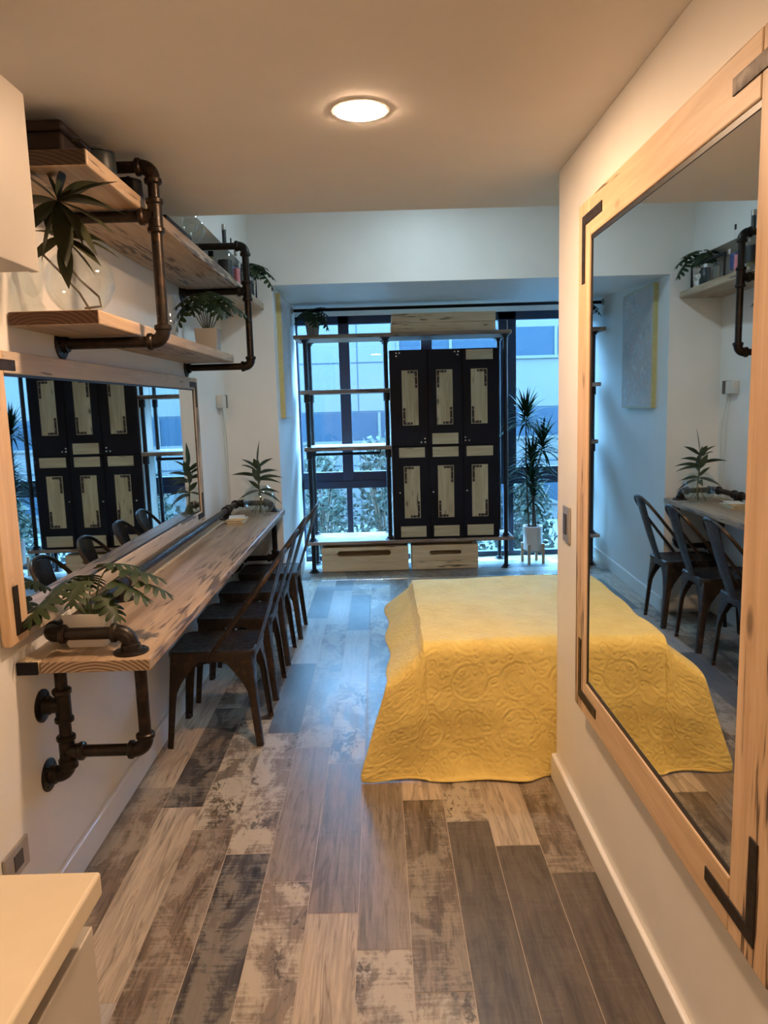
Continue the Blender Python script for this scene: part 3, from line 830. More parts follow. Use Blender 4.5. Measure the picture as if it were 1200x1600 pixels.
# ------------------------------------------------------------------ pipe rack in front of the window
rk = thing('pipe_rack', (.25, 7.02, 0), 'floor standing rack of black pipes and boards before the window', 'rack')
k3 = rk.location
RY0, RY1 = 6.80, 7.27; pp = .0195
board(rk, 'shelf_board', -.715, 1.215, RY0 - .02, RY1, .265, .297, M['rackwood'])
board(rk, 'top_board', -.745, 1.20, RY0 - .02, RY1, 2.135, 2.170, M['rackwood'])
board(rk, 'shelf_board', -.71, .10, RY0 - .015, RY1, 1.648, 1.684, M['rackwood'])
board(rk, 'shelf_board', -.69, .10, RY0 - .015, RY1, 1.134, 1.170, M['rackwood'])
for x in (-.648, .072, 1.150):
    for y in (6.835, 7.225):
        if x == .072 and y < 7: zl = [(.297, 2.135)]
        elif x == .072: zl = [(.297, 2.135)]
        else: zl = [(0, .265), (.297, 2.135)]
        for z0, z1 in zl:
            P_flange(rk, rel(k3, x, y, z0), (0, 0, 1), pp, M['pipe_blue'], 2.4)
            P_pipe(rk, rel(k3, x, y, z0), rel(k3, x, y, z1), pp, M['pipe_blue'])
        P_flange(rk, rel(k3, x, y, 2.135), (0, 0, -1), pp, M['pipe_blue'], 2.4)
        if x < 1:
            for zz in (1.648, 1.134):
                mb = MB(); mb.tube([rel(k3, x, y, zz - .075), rel(k3, x, y, zz - .07), rel(k3, x, y, zz - .005), rel(k3, x, y, zz)], [pp * 1.2, pp * 1.5, pp * 1.5, pp * 1.2], 12); mb.build('coupling', M['pipe_blue'], rk)
hr = MB(); hr.tube([rel(k3, -.60, 6.95, 1.134), rel(k3, -.60, 6.95, 1.095), rel(k3, 0.0, 6.95, 1.095), rel(k3, 0.0, 6.95, 1.134)], .013, 8)
hr.build('hanging_rail', M['pipe_blue'], rk)

# crates
def crate(x0, x1, h, sx0, sx1, z0, z1, label):
    t = thing('wooden_crate', ((x0 + x1) / 2, 7.0, 0), label, 'crate', 'crates under the rack')
    w = (x1 - x0) / 2; D = .18; f = -D
    cx = (x0 + x1) / 2; a, b = sx0 - cx, sx1 - cx; m_ = (z0 + z1) / 2; r = (z1 - z0) / 2
    # front made of boards round a rounded slot
    mb = MB()
    zb = h * .50
    def holed(za, zb_, ya, yb):
        n = 8
        arcL = [(a + r - r * math.sin(PI * k / n), m_ + r * math.cos(PI * k / n)) for k in range(n + 1)]
        arcR = [(b - r + r * math.sin(PI * k / n), m_ + r * math.cos(PI * k / n)) for k in range(n + 1)]
        top = [(-w, zb_), (-w, za), (w, za), (w, zb_)]
        polyT = [(-w, m_), *[p for p in arcL if p[1] >= m_ - 1e-9][::-1], *[p for p in arcR if p[1] >= m_ - 1e-9], (w, m_), (w, zb_), (-w, zb_)]
        polyB = [(w, m_), *[p for p in arcR if p[1] <= m_ + 1e-9], *[p for p in arcL if p[1] <= m_ + 1e-9][::-1], (-w, m_), (-w, za), (w, za)]
        mb.prism(polyT, ya, yb, 'y'); mb.prism(polyB, ya, yb, 'y')
    holed(h * .36, h, f, f + .018)
    mb.build('front_board', M['crate'], t, smooth=False)
    MB().box(-w, w, f, f + .018, .004, h * .36 - .002).build('front_board', M['crate'], t, smooth=False, bevel=.002)
    MB().box(-w, w, D - .018, D, .004, h).build('back_board', M['crate'], t, smooth=False)
    for s in (-1, 1):
        xx = sorted((s * w, s * (w - .016))); MB().box(xx[0], xx[1], f + .018, D - .018, .004, h).build('side_board', M['crate'], t, smooth=False)
    MB().box(-w + .016, w - .016, f + .018, D - .018, .004, .018).build('bottom_board', M['crate'], t, smooth=False)
    return t
crate(-.572, .236, .232, -.427, .073, .146, .198, 'longer pine crate with a slot handle under the left half of the rack')
crate(.27, .886, .232, .432, .73, .140, .180, 'shorter pine crate with a slot handle below the black cabinet')
tb = thing('pine_box', (.595, 7.0, 2.170), 'long pine box of two boards lying on top of the tall rack', 'box')
MB().box(-.47, .47, -.17, .17, 0, .082).build('lower_board', M['crate'], tb, smooth=False, bevel=.003)
MB().box(-.46, .47, -.17, .17, .084, .168).build('upper_board', M['crate'], tb, smooth=False, bevel=.003)

# black cabinet standing on the rack
cb_ = thing('black_cabinet', (.595, 7.0, .297), 'tall black cabinet with pale wood inlays standing on the rack', 'cabinet')
cx, cz = .595, .297
YF = -.19
mb = MB(); mb.box(-.488, .490, YF, .19, .004, 1.72); mb.build('body', M['black'], cb_, smooth=False, bevel=.004)
MB().box(-.4935, -.4885, YF + .01, .19, .004, 1.715).build('side_panel', M['whitewash'], cb_, smooth=False)
colx = [(-.488, -.155), (-.149, .158), (.164, .490)]
inl = [(.211, .356), (.521, .667), (.832, .979)]
def inlay(door, x0, x1, z0, z1, tall, flip):
    o = MB(); o.box(x0 - cx, x1 - cx, YF - .026, YF - .020, z0 - cz, z1 - cz)
    o.build('inlay', M['inlay'] if tall else M['inlay_x'], door, smooth=False, bevel=.0015)
    if tall:
        w, L = .020, .15; e = .006
        for (sx, sz) in (((1, 1), (-1, -1)) if flip else ((-1, 1), (1, -1))):
            xc = (x1 - e if sx > 0 else x0 + e) - cx; zc = (z1 - e if sz > 0 else z0 + e) - cz
            pl = [(xc, zc), (xc - sx * .085, zc), (xc - sx * .085, zc - sz * w), (xc - sx * w, zc - sz * w), (xc - sx * w, zc - sz * L), (xc, zc - sz * L)]
            if sx * sz < 0: pl = pl[::-1]
            MB().prism(pl, YF - .029, YF - .0258, 'y').build('corner_strap', M['iron'], door, smooth=False)
        st = MB()
        for (sx, sz) in (((1, 1), (-1, -1)) if flip else ((-1, 1), (1, -1))):
            xc = (x1 - e if sx > 0 else x0 + e) - cx; zc = (z1 - e if sz > 0 else z0 + e) - cz
            for dx, dz in ((.03, .01), (.065, .01), (.01, .05), (.01, .12)):
                st.lathe([(.005, 0), (.004, .003), (0, .004)], (xc - sx * dx, YF - .029, zc - sz * dz), (0, -1, 0), 8)
        st.build('screw', M['stud'], door)
def studs(door, pts):
    st = MB()
    for x, z in pts: st.lathe([(.0085, 0), (.0085, .004), (.005, .008), (0, .009)], (x - cx, YF - .020, z - cz), (0, -1, 0), 12)
    st.build('stud', M['stud'], door)
for i, (a, b) in enumerate(colx):
    du = MB().box(a + .002, b - .002, YF - .020, YF - .001, 1.156 - cz, 2.012 - cz).build('door', M['black'], cb_, smooth=False, bevel=.003)
    dl = MB().box(a + .002, b - .002, YF - .020, YF - .001, .306 - cz, 1.150 - cz).build('door', M['black'], cb_, smooth=False, bevel=.003)
    x0, x1 = inl[i]
    inlay(du, x0, x1, 1.346, 1.835, True, i != 1); inlay(dl, x0, x1, .496, .975, True, i == 1)
    xx = [(.172, .406), (.477, .712), (.786, 1.027)][i]
    inlay(dl, xx[0], xx[1], 1.054, 1.144, False, 0); inlay(dl, xx[0], xx[1], .320, .420, False, 0)
    if i == 1: inlay(du, .477, .713, 1.170, 1.268, False, 0)
    if i == 2: inlay(du, .79, 1.031, 1.916, 2.005, False, 0)
    studs(du, [[(.167, 1.99), (.195, 1.99), (.167, 1.963)], [(.69, 1.99), (.722, 1.99), (.716, 1.963)], [(.778, 1.225), (.778, 1.196), (.812, 1.196)]][i])
    if i == 0: studs(du, [(.410, 1.222), (.377, 1.19), (.412, 1.19)])
    studs(dl, [[(.172, .732)], [(.478, .732)], [(.787, .737)]][i])

# curtain rod
cr = thing('curtain_rod', (.9, 6.95, 2.405), 'black curtain rod across the window bay under the soffit', 'curtain rod')
mb = MB(); mb.tube([(-1.672, 0, -.003), (1.72, 0, .003)], .014, 12); mb.build('rod', M['black'], cr)
for x in (-1.66, 1.70):
    mb = MB(); mb.lathe([(0, -.012), (.03, -.012), (.03, .0), (.018, .012), (0, .012)], (x, 0, 0), (1 if x < 0 else -1, 0, 0), 16); mb.build('bracket', M['grey_metal'], cr)

# painting on the bay wall
pt = thing('painting', (-.7115, 5.44, 1.458), 'tall abstract grey and pink canvas in a gold frame on the bay wall', 'painting')
pt.rotation_euler = (0, 0, math.atan(.09 / 2.3))
MB().box(.034, .037, .01, .75, .008, .877).build('canvas', M['art'], pt, smooth=False)
f_ = MB(); f_.box(.001, .035, 0, .012, 0, .885); f_.box(.001, .035, .748, .76, 0, .885); f_.box(.001, .035, .012, .748, 0, .012); f_.box(.001, .035, .012, .748, .873, .885)
f_.box(.001, .033, .012, .748, .012, .873); f_.build('frame', M['goldframe'], pt, smooth=False)

# ------------------------------------------------------------------ ceiling lights
M['lamp_warm'] = emit('warm_led_diffuser', (1, .64, .385), 680)
M['lamp_warm_low'] = emit('warm_led_diffuser_dimmer', (1, .64, .385), 330)
M['lamp_cool'] = emit('neutral_led_diffuser', (.66, .88, 1.0), 112)
def clight(x, y, z, r, mat, label):
    t = thing('ceiling_light', (x, y, z), label, 'ceiling light', 'round recessed ceiling lights')
    mb = MB(); mb.lathe([(r, -.0005), (r + .009, -.001), (r + .008, -.003), (r, -.004)], (0, 0, 0), (0, 0, 1), 40); mb.build('trim_ring', M['trim'], t)
    mb = MB(); mb.lathe([(r, -.0035), (r * .97, -.0050), (r * .85, -.0058), (r * .5, -.0062), (0, -.0064)], (0, 0, 0), (0, 0, 1), 40); mb.build('diffuser', mat, t)
    return t
clight(-.028, 2.243, CZ, .074, M['lamp_warm'], 'round recessed ceiling light over the walkway')
clight(.18, -.25, CZ, .074, M['lamp_warm_low'], 'round ceiling light above the kitchen floor')
clight(.18, -1.55, CZ, .074, M['lamp_warm_low'], 'round ceiling light by the entrance end')
clight(.35, 4.25, 2.95, .12, M['lamp_cool'], 'cool white ceiling light in the raised ceiling above the bed')

# ------------------------------------------------------------------ plants
def blade(mb, base, d, L, W, droop, k=8, fold=.25, twist=0, shape=.75):
    """long leaf: folded strip that arches over"""
    base, d = V(base), V(d).normalized()
    side = d.cross(V((0, 0, 1)))
    side = side.normalized() if side.length > .05 else V((1, 0, 0))
    if twist: side = Quaternion(d, twist) @ side
    up = side.cross(d).normalized()
    rows = []
    for i in range(k + 1):
        t = i / k
        p = base + d * L * t + V((0, 0, -droop * L * t * t))
        w = W * .5 * max(.02, math.sin(PI * min(1, t ** shape * .97 + .03))) 
        rows.append([p - side * w + up * w * fold, p, p + side * w + up * w * fold])
    mb.grid(rows)
def monstera(mb, base, d, n, L, W):
    """split leaf: finger-like lobes either side of a midrib, rounded outline"""
    base, d, n = V(base), V(d).normalized(), V(n)
    s = d.cross(n).normalized(); n = s.cross(d).normalized()
    def P(u, v):                       # u along the midrib, v sideways (-1..1), drooping outwards
        return base + d * L * (u - .12) + s * W * .5 * v + n * (-.16 * L * v * v - .22 * L * max(0, u - .3) ** 2)
    for sg in (-1, 1):
        nl = 5
        for k in range(nl):
            a, b = .02 + .92 * k / nl, .02 + .92 * (k + 1) / nl
            m_ = (a + b) / 2
            out = [.88, 1.1, 1.06, .88, .52][k]; adv = [-.14, -.02, .10, .19, .24][k]
            hw = (b - a) * .5
            rows = []
            for j, (q, ww) in enumerate(((0, 1.0), (.25, 1.08), (.5, 1.0), (.8, .93), (1.0, .45))):
                uc = m_ + adv * q; h_ = hw * ww * (1.05 if k else 1.25)
                rows.append([P(uc - h_, sg * out * q), P(uc, sg * out * q * 1.03), P(uc + h_, sg * out * q)])
            mb.grid(rows)
    rows = [[P(.9, -.2), P(.9, .2)], [P(1.04, -.14), P(1.04, .14)], [P(1.15, -.02), P(1.15, .02)]]
    mb.grid(rows)
def monstera_plant(name, loc, label, pot, leaves, z0, mat='leaf', smat='stemg', group='split-leaf plants in pots'):
    t = thing(name, loc, label, 'potted plant', group)
    pot(t)
    st, lf = MB(), MB()
    for (dx, dy, dz, L, W, tilt) in leaves:
        tip = V((dx, dy, dz)); h = V((dx, dy, 0)); hd = h.normalized() if h.length > .005 else V((1, 0, 0))
        r0 = V((dx * .12, dy * .12, z0))
        mid = r0 * .45 + tip * .55 + V((0, 0, .018)); mid.x *= .8; mid.y *= .8
        st.tube([r0, mid, tip], [.0028, .0024, .002], 6)
        d = (hd * math.cos(tilt) + V((0, 0, -math.sin(tilt))))
        n = (hd * math.sin(tilt) + V((0, 0, math.cos(tilt))))
        monstera(lf, tip, d, n, L, W)
    st.build('stem', M[smat], t); lf.build('foliage', M[mat], t, angle=60)
    return t
def square_pot(w, d, h, mat, ribbed=False, taper=.82):
    def f(t):
        mb = MB(); n = 20
        def ring(k, z, e=0):
            pts = []
            for cx, cy, a0 in ((1, 1, 0), (-1, 1, 90), (-1, -1, 180), (1, -1, 270)):
                r = .12
                for q in range(4):
                    a = math.radians(a0 + 30 * q)
                    pts.append(((cx * (1 - r) + r * math.cos(a)) * (w / 2 * k + e), (cy * (1 - r) + r * math.sin(a)) * (d / 2 * k + e), z))
            return pts
        rows = [ring(taper * .97, 0), ring(taper, .004)]
        if ribbed:
            for i in range(1, 10):
                z = h * i / 10; k = taper + (1 - taper) * i / 10
                rows.append(ring(k, z, .0016 if i % 2 else -.0012))
        rows += [ring(1, h), ring(.93, h), ring(.91, h - .018)]
        mb.grid(rows, closed=True); mb.face(list(reversed(rows[0]))); mb.build('pot', M[mat], t)
        sb = MB(); sb.face(ring(.915, h - .015)); sb.build('soil', M['soil'], t, smooth=False)
    return f
def round_pot(r0, r1, h, mat, ribs=0):
    def f(t):
        prof = [(0, 0), (r0 * .95, 0), (r0, .006)]
        for i in range(1, ribs): prof.append((r0 + (r1 - r0) * i / ribs + (.0012 if i % 2 else -.0012), h * i / ribs))
        prof += [(r1, h), (r1 * .92, h), (r1 * .9, h - .02)]
        MB().lathe(prof, seg=32).build('pot', M[mat], t)
        MB().lathe([(0, h - .016), (r1 * .905, h - .016)], seg=32).build('soil', M['soil'], t, smooth=False)
    return f
def bowl(t, r, zc, opening=.55):
    """round fish-bowl vase: a thin glass wall with a rolled rim"""
    prof = []; a1 = math.asin(opening)
    n = 22; a0 = -PI / 2 + .38
    for i in range(n + 1):
        a = a0 + (PI / 2 - a1 - a0) * i / n; prof.append((r * math.cos(a), zc + r * math.sin(a)))
    rim = prof[-1]
    prof = [(0, zc + r * math.sin(a0) - .000)] + prof + [(rim[0] + .004, rim[1] + .004), (rim[0] + .001, rim[1] + .006)]
    inner = [(max(0, p[0] - .003), p[1] + (.004 if i < 3 else 0)) for i, p in enumerate(prof[:-2])][::-1]
    MB().lathe(prof + inner, seg=40).build('glass_bowl', M['glass'], t, angle=80)
    return -(r * math.sin(a0)) 

# broad-leaved cutting in a glass bowl, near end of the lower shelf
r_ = .100; base = r_ * math.sin(PI / 2 - .38)
t = thing('vase_plant', (-.885, 2.315, 1.836), 'broad dark leaved cutting in a round glass bowl on the lower wall shelf', 'vase plant', 'leafy cuttings in glass bowls')
bowl(t, r_, base)
st, lf = MB(), MB()
st.tube([(.02, -.03, .012), (.058, .0, .02), (.05, .01, .05), (.0, .0, .10), (-.035, -.03, .16), (-.03, -.09, .22), (.015, -.15, .285)], .0035, 7)
st.tube([(.03, -.02, .01), (-.0, -.01, .06), (-.05, -.03, .125), (-.075, -.06, .16), (-.06, -.09, .17), (.01, -.12, .195)], .0035, 7)
st.tube([(-.045, -.07, .22), (-.03, -.1, .25), (0.0, -.13, .25)], .0028, 6)
st.build('stem', M['stem'], t)
rl = random.Random(11)
C_ = V((.015, -.15, .285))
for (dx, dy, dz, L, W, dr) in ((-.75,-.1,.7,.16,.06,.1), (.25,.0,.75,.14,.062,.15), (.85,-.1,.30,.19,.066,.12), (.95,.0,-.02,.185,.056,.2), (.85,-.25,-.35,.19,.056,.2), (.6,-.2,-.75,.18,.054,.1),
    (.12,-.2,-.95,.19,.062,.0), (-.25,-.2,-.9,.17,.06,.05), (-.9,0,.1,.14,.055,.2), (-.7,-.1,-.5,.14,.055,.2), (.5,.3,.45,.15,.055,.2), (.75,.1,.12,.15,.055,.3), (.4,-.3,-.5,.15,.055,.2), (-.3,.1,.9,.12,.05,.1)):
    blade(lf, C_, (dx, dy, dz), L, W, dr, 8, .2, rl.uniform(-.6, .6), .85)
C2 = V((.01, -.12, .195))
for (dx, dy, dz, L, W, dr) in ((.95,-.1,-.05,.16,.040,.35), (.6,-.3,-.6,.15,.048,.1), (.1,-.2,-.95,.15,.046,.0), (-.5,-.2,-.3,.12,.045,.2), (.75,-.3,-.4,.14,.046,.2), (.5,-.2,.5,.11,.045,.4), (-.7,0,.3,.1,.04,.2), (.85,-.1,.2,.13,.04,.4)):
    blade(lf, C2, (dx, dy, dz), L, W, dr, 8, .2, rl.uniform(-.5, .5), .85)
lf.build('foliage', M['leaf2'], t, angle=70)

# the far bowl on the desk with a striped cutting
t = thing('vase_plant', (-.808, 4.90, DT + .001), 'upright striped leaved cutting in a clear glass bowl at the far end of the desk', 'vase plant', 'leafy cuttings in glass bowls')
r_ = .108; base = r_ * math.sin(PI / 2 - .38); bowl(t, r_, base)
st, lf = MB(), MB()
st.tube([(.0, .0, .012), (.01, 0, .1), (0, 0, .2), (-.005, 0, .33)], .0055, 8)
for a in (0.3, 1.6, 2.9, 4.2, 5.2): st.tube([(0, 0, .10), (math.cos(a) * .03, math.sin(a) * .03, .05), (math.cos(a) * .06, math.sin(a) * .06, .014)], .002, 5)
st.build('stem', M['stemg'], t)
for (z, a, el, L, W, dr) in ((.33, 1.2, 1.35, .17, .038, .02), (.31, .2, .75, .14, .03, .25), (.30, 3.0, .75, .15, .034, .22), (.28, 2.6, .55, .17, .032, .25),
    (.27, -.1, .45, .15, .03, .3), (.25, 3.3, .4, .19, .034, .28), (.24, .1, .3, .17, .032, .3), (.23, .3, .15, .15, .028, .35), (.30, 4.6, .8, .13, .034, .1),
    (.26, 4.9, 1.1, .15, .036, .1), (.22, 4.4, 1.0, .14, .036, .1), (.20, 1.8, 1.0, .14, .034, .1), (.17, 3.6, .9, .11, .03, .2), (.16, 3.4, -.05, .14, .03, .35),
    (.16, -.2, .2, .15, .034, .3), (.15, .2, -.1, .15, .03, .5), (.14, 4.9, .2, .12, .03, .4)):
    blade(lf, (0, 0, z), (math.cos(a) * math.cos(el), math.sin(a) * math.cos(el), math.sin(el)), L, W * 1.15, dr, 8, .25, (-.75 if math.cos(a) > 0 else .75), .8)
lf.build('foliage', M['leaf4'], t, angle=70)

# split-leaf plants
monstera_plant('potted_monstera', (-.905, 2.235, DT), 'split leaf plant in a ribbed white square pot at the near end of the desk', square_pot(.135, .125, .104, 'white_pot', True, .86),
    [(-.07,-.13,.165,.10,.085,.45), (-.05,-.08,.195,.10,.09,.5), (.0,-.07,.20,.09,.08,.5), (.05,.05,.235,.11,.10,.15), (.11,.04,.215,.12,.11,.25), (.10,-.01,.185,.11,.10,.45), (.16,.03,.175,.10,.085,.4),
     (.03,.09,.22,.10,.09,.3), (-.03,.08,.19,.10,.09,.5), (.07,-.05,.15,.09,.08,.7), (-.09,-.06,.15,.09,.08,.7), (-.06,.02,.20,.09,.085,.4)], .09)
monstera_plant('potted_monstera', (-.868, 3.93, 1.836), 'split leaf plant in a small grey square pot on the lower shelf', square_pot(.115, .115, .112, 'grey_pot', False, .9),
    [(-.09,-.03,.245,.13,.11,.8), (-.06,-.05,.275,.13,.115,.5), (.0,-.06,.28,.11,.10,.5), (.05,-.02,.29,.13,.11,.35), (.10,-.02,.25,.13,.11,.6), (.06,-.08,.235,.12,.11,.75), (.0,.06,.29,.12,.11,.4),
     (.13,.03,.235,.12,.10,.6), (-.05,.05,.26,.11,.1,.5), (.04,.06,.26,.12,.1,.5), (-.1,-.06,.2,.12,.1,1.0)], .10, 'leaf')
monstera_plant('potted_monstera', (-.835, 5.02, 2.2375), 'split leaf plant in a white ribbed pot at the far end of the upper shelf', round_pot(.048, .056, .125, 'white_pot', 12),
    [(.06,-.02,.225,.11,.10,.3), (.10,-.01,.20,.12,.10,.6), (.12,-.03,.15,.12,.10,.9), (-.03,-.04,.23,.10,.09,.3), (.04,.04,.23,.10,.09,.4), (.05,-.07,.19,.11,.09,.7), (-.05,.02,.21,.10,.09,.6), (.0,-.08,.2,.1,.09,.6)], .11, 'leaf')
monstera_plant('potted_monstera', (-.585, 6.98, 2.170), 'split leaf plant in a grey pot on the left end of the tall rack', round_pot(.052, .068, .135, 'grey_pot'),
    [(-.05,-.03,.235,.12,.11,.5), (.03,-.02,.25,.13,.11,-.1), (.07,-.03,.21,.13,.11,.7), (.10,-.05,.16,.13,.11,1.0), (-.02,-.07,.21,.12,.11,.7), (-.09,-.02,.2,.12,.1,.7), (.02,-.08,.18,.13,.11,.9), (.06,.03,.24,.11,.1,.4), (-.04,.05,.24,.11,.1,.4)], .12, 'leaf')

# tall palm-like plant in a white pot on a wooden stand
t = thing('potted_dracaena', (1.432, 7.0, 0), 'tall dracaena with three stems in a white pot on a wooden stand', 'potted plant')
MB().lathe([(0, .125), (.075, .125), (.088, .135), (.092, .358), (.084, .358), (.082, .335)], seg=36).build('pot', M['white_pot'], t)
MB().lathe([(0, .34), (.083, .34)], seg=36).build('soil', M['soil'], t, smooth=False)
for a in (PI / 4 + .25, 3 * PI / 4 + .25, 5 * PI / 4 + .25, 7 * PI / 4 + .25):
    c, s_ = math.cos(a) * .104, math.sin(a) * .104
    MB().box(c - .0125, c + .0125, s_ - .0125, s_ + .0125, 0, .19).build('stand_leg', M['standwood'], t, smooth=False, bevel=.002)
mb = MB()
for a in (PI / 4 + .25, 3 * PI / 4 + .25):
    c, s_ = math.cos(a) * .10, math.sin(a) * .10
    mb.tube([(-c, -s_, .112), (c, s_, .112)], .011, 4)
mb.build('stand_brace', M['standwood'], t, smooth=False)
rl = random.Random(21)
for path, heads in (([(-.035, 0, .33), (-.05, 0, .6), (-.06, .01, 1.0), (-.062, .01, 1.36)], [(-.062, .01, 1.36, .36, 80)]),
                    ([(.03, .01, .33), (.01, 0, .6), (.04, -.01, .9), (.085, -.02, 1.10)], [(.085, -.02, 1.10, .36, 80), (.005, 0, .62, .30, 40)]),
                    ([(0, -.02, .33), (.0, -.01, .6), (-.02, -.03, .86), (-.01, -.03, .98)], [(-.012, -.03, .96, .35, 70), (-.02, -.02, .78, .33, 60)])):
    MB().tube(path, [.010, .008, .007, .006], 8).build('trunk', M['stem'], t)
    for (hx, hy, hz, L, n) in heads:
        lf = MB()
        for i in range(n):
            a = i * 2.399 + rl.uniform(-.2, .2); el = .08 + 1.2 * (i / n) ** 1.25 + rl.uniform(-.1, .1)
            q = rl.uniform(.8, 1.1)
            blade(lf, (hx, hy, hz - .05 + .10 * i / n), (math.cos(a) * math.cos(el), math.sin(a) * math.cos(el), math.sin(el)), L * q, .027, .58 * math.cos(el), 7, .2, 0, .5)
        lf.build('leaf_head', M['leaf3'], t, angle=70)

# ------------------------------------------------------------------ small things on the shelves and the desk
def bottle(loc, label, h, r, mat='glass', neck=.32, cap='black', lab=None, liquid=None, group='bottles on the upper wall shelf', neckr=.36, neckwrap=None):
    t = thing('bottle', loc, label, 'bottle', group)
    hb = h * (1 - neck) * .86; hs = h * (1 - neck); nr = r * neckr
    MB().lathe([(0, 0), (r * .93, 0), (r, .006), (r, hb), (r * .92, hb + (hs - hb) * .35), (nr * 1.25, hs), (nr, hs + .01), (nr, h - .025), (nr * 1.15, h - .022), (nr * 1.15, h - .012), (nr, h - .01)], seg=20).build('body', M[mat], t)
    MB().lathe([(nr * .9, h - .03), (nr * 1.22, h - .03), (nr * 1.22, h), (0, h)], seg=16).build('cap', M[cap], t)
    if lab: MB().lathe([(r * 1.012, hb * .25), (r * 1.014, hb * .26), (r * 1.014, hb * .8), (r * 1.012, hb * .81)], seg=20).build('paper_label', M[lab], t)
    if liquid: MB().lathe([(0, .004), (r * .9, .004), (r * .9, hb * .8), (0, hb * .8)], seg=20).build('liquid', M[liquid], t)
    if neckwrap: MB().lathe([(nr * 1.06, hs + .012), (nr * 1.08, hs + .014), (nr * 1.08, h - .034), (nr * 1.06, h - .032)], seg=16).build('neck_wrap', M[neckwrap], t)
    return t
US = 2.2375
bottle((-.845, 4.37, US), 'tallest clear bottle with a black wrapped neck on the upper shelf', .325, .040, 'glass', .42, 'grey_metal', 'label_black', 'amber', neckwrap='label_black')
bottle((-.858, 4.60, US), 'tall bottle with dark stopper and blue label behind the pink bottle', .300, .033, 'glass', .35, 'black', 'label_blue')
bottle((-.795, 4.44, US), 'slim bottle of pink liquid on the front edge of the upper shelf', .20, .021, 'glass', .3, 'grey_metal', None, 'pink')
bottle((-.80, 4.55, US), 'small clear bottle on the upper shelf behind the pink one', .15, .024, 'glass', .3, 'chrome', None)
bottle((-.95, 4.50, US), 'olive coloured squat bottle at the back of the upper shelf', .21, .036, 'amber', .3, 'black', 'label_pale')
def tumbler(loc, label, r, h, group):
    t = thing('drinking_glass', loc, label, 'glass', group)
    MB().lathe([(0, 0), (r * .8, 0), (r * .84, .004), (r, h), (r * .96, h), (r * .80, .010), (0, .010)], seg=24).build('body', M['glass'], t)
    return t
tumbler((-.80, 4.70, US), 'plain tumbler on the upper shelf nearer the small clear bottle', .031, .10, 'tumblers on the upper shelf')
tumbler((-.80, 4.79, US), 'plain tumbler on the upper shelf nearer the label jar', .031, .10, 'tumblers on the upper shelf')
t = thing('jar', (-.815, 4.905, US), 'dark jar with a round pale badge beside the plant on the upper shelf', 'jar')
MB().lathe([(0, 0), (.040, 0), (.043, .006), (.043, .085), (.034, .10), (.034, .112)], seg=24).build('body', M['slate'], t)
MB().lathe([(.036, .104), (.037, .104), (.037, .126), (0, .128)], seg=24).build('lid', M['chrome'], t)
MB().lathe([(.010, 0), (.017, 0), (.017, .002), (.010, .002)], (.0432, 0, .055), (1, 0, 0), 20).build('badge', M['label_pale'], t)
def goblet(loc, label):
    t = thing('wine_glass', loc, label, 'wine glass', 'round wine glasses on the upper shelf')
    MB().lathe([(0, 0), (.032, 0), (.032, .002), (.005, .008), (.0035, .05), (.012, .062), (.030, .08), (.036, .105), (.031, .135), (.030, .135), (.035, .105), (.029, .082), (0, .066)], seg=24).build('body', M['glass'], t)
goblet((-.80, 3.52, US), 'round wine glass on the upper shelf farther from the black tray')
goblet((-.80, 3.40, US), 'round wine glass on the upper shelf next to the black tray')
t = thing('tray', (-.825, 3.12, US), 'flat black tray lying on the front of the upper shelf', 'tray')
MB().box(-.10, .05, -.20, .18, 0, .008).build('base', M['black'], t, smooth=False, bevel=.003)
rm = MB(); rm.box(.045, .052, -.20, .18, .008, .028); rm.box(-.102, -.095, -.20, .18, .008, .028); rm.box(-.102, .052, -.202, -.195, .008, .028); rm.box(-.102, .052, .175, .182, .008, .028)
rm.build('rim', M['black'], t, smooth=False, bevel=.002)
t = thing('leather_case', (-.93, 2.24, US), 'dark brown leather case lying on the near end of the upper shelf', 'case')
MB().box(-.12, .10, -.11, .10, 0, .055).build('body', M['dark_leather'], t, smooth=False, bevel=.012, bseg=3)
MB().box(-.125, .103, -.113, .103, .0555, .085).build('lid', M['dark_leather'], t, smooth=False, bevel=.012, bseg=3)
mb = MB(); mb.tube([(.101, -.05, .05), (.118, -.04, .05), (.118, .04, .05), (.101, .05, .05)], .005, 8); mb.build('handle', M['dark_leather'], t)
def dpot(loc, label, r, h, mat, lid=True):
    t = thing('lidded_pot', loc, label, 'pot', 'dark pots on the upper shelf')
    MB().lathe([(0, 0), (r * .75, 0), (r, h * .35), (r * .98, h * .8), (r * .9, h * .82), (r * .88, h * .5), (0, h * .3)], seg=28).build('body', M[mat], t)
    MB().lathe([(r * .96, h * .83), (r * .96, h * .88), (r * .5, h * .96), (r * .12, h * .97), (r * .12, h * 1.05), (0, h * 1.06)], seg=28).build('lid', M[mat], t)
dpot((-.842, 2.415, US), 'blue grey lidded pot on the upper shelf beside the near pipe frame', .058, .10, 'slate')
dpot((-.825, 2.66, US), 'small black lidded pot on the upper shelf past the near pipe frame', .045, .085, 'black')
# lower shelf glass
t = thing('crystal_vase', (-1.005, 2.262, 1.836), 'faceted crystal vase by the wall at the near end of the lower shelf', 'vase')
MB().lathe([(0, 0), (.036, 0), (.036, .012), (.024, .03), (.030, .06), (.044, .17), (.041, .17), (.026, .06), (0, .04)], seg=10).build('body', M['glass'], t, smooth=False)
t = thing('glass_vase', (-.925, 3.42, 1.836), 'tall clear glass vase in the middle of the lower shelf', 'vase')
MB().lathe([(0, 0), (.045, 0), (.048, .006), (.038, .11), (.030, .16), (.042, .21), (.040, .21), (.028, .16), (.035, .11), (.044, .01), (0, .01)], seg=28).build('body', M['glass'], t)
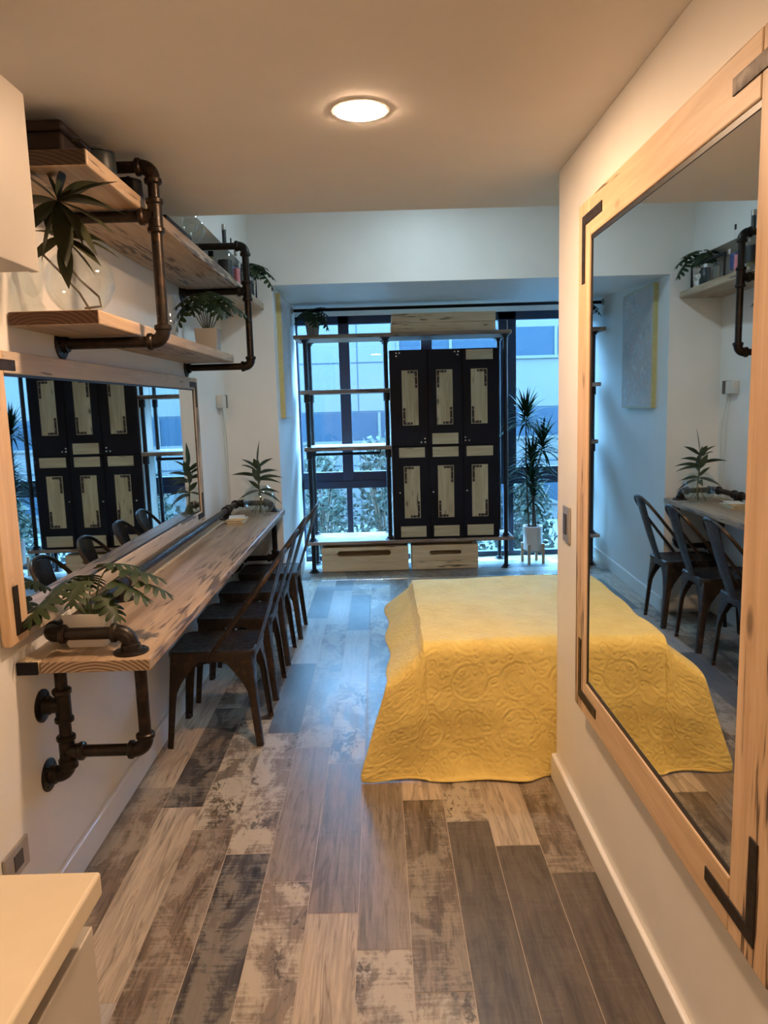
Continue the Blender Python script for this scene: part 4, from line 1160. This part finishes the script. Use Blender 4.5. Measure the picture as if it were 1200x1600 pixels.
# slim books with gold edges
z = DT + .001
for i, (w_, d_, h_, a, lb) in enumerate(((.105, .17, .012, .05, 'slim gold edged notebook lowest in the stack by the glass bowl'), (.10, .16, .011, -.12, 'slim gold edged notebook in the middle of the stack by the glass bowl'), (.095, .15, .010, .16, 'slim gold edged notebook on top of the stack by the glass bowl'))):
    t = thing('notebook', (-.905, 4.60, z), lb, 'notebook', 'gold edged notebooks on the desk', a)
    MB().box(-w_ / 2, w_ / 2, -d_ / 2, d_ / 2, 0, .0015).box(-w_ / 2, w_ / 2, -d_ / 2, d_ / 2, h_ - .0015, h_).build('cover', M['label_pale'], t, smooth=False)
    MB().box(-w_ / 2 + .002, w_ / 2 - .002, -d_ / 2 + .002, d_ / 2 - .002, .0016, h_ - .0016).build('pages', M['gold'], t, smooth=False)
    z += h_ + .0005
# green armchair mostly behind the right wall's end
t = thing('armchair', (1.96, 6.75, 0), 'dark green tub armchair by the window, just showing past the right wall', 'armchair')
rows = []
for k in range(25):
    a = math.radians(-20 + 220 * k / 24); c, s_ = math.cos(a), math.sin(a)
    top = .69 - .10 * (1 - max(0, s_)) 
    rows.append([(c * r, s_ * r, z) for r, z in ((.30, .14), (.335, .2), (.345, .45), (.335, top - .02), (.315, top), (.285, top - .02), (.27, .45), (.26, .16))])
mb = MB(); mb.grid(rows); mb.face(rows[0]); mb.face(rows[-1]); mb.build('back_shell', M['green_vel'], t, angle=60)
MB().lathe([(0, .14), (.25, .14), (.262, .17), (.262, .36), (.24, .40), (0, .41)], (0, -.02, 0), seg=32).build('seat', M['green_vel'], t, angle=60)
for a in (45, 135, 225, 315):
    c, s_ = math.cos(math.radians(a)), math.sin(math.radians(a))
    MB().tube([(c * .22, s_ * .22, .15), (c * .27, s_ * .27, 0)], [.018, .010], 10).build('leg', M['black'], t)

# ------------------------------------------------------------------ sky and output
w = bpy.data.worlds.new('world'); sc.world = w; w.use_nodes = True
nt = w.node_tree; bg = nt.nodes['Background']
tc = nt.nodes.new('ShaderNodeTexCoord'); sp = nt.nodes.new('ShaderNodeSeparateXYZ')
nt.links.new(tc.outputs['Generated'], sp.inputs[0])
cc = ramp(nt, sp.outputs[2], ((.0, (.16, .34, .50)), (.1, (.21, .53, 1.0)), (1., (.24, .57, 1.0))))
nt.links.new(cc, bg.inputs['Color']); bg.inputs['Strength'].default_value = 72.0
sc.view_settings.view_transform = 'Standard'; sc.view_settings.look = 'None'
sc.view_settings.exposure = 0.0; sc.view_settings.gamma = 1.0; sc.view_settings.use_curve_mapping = False
cy = sc.cycles
cy.max_bounces = 12; cy.diffuse_bounces = 6; cy.glossy_bounces = 5; cy.transparent_max_bounces = 20; cy.transmission_bounces = 8
cy.sample_clamp_indirect = 6; cy.use_denoising = True; cy.caustics_reflective = False; cy.caustics_refractive = False
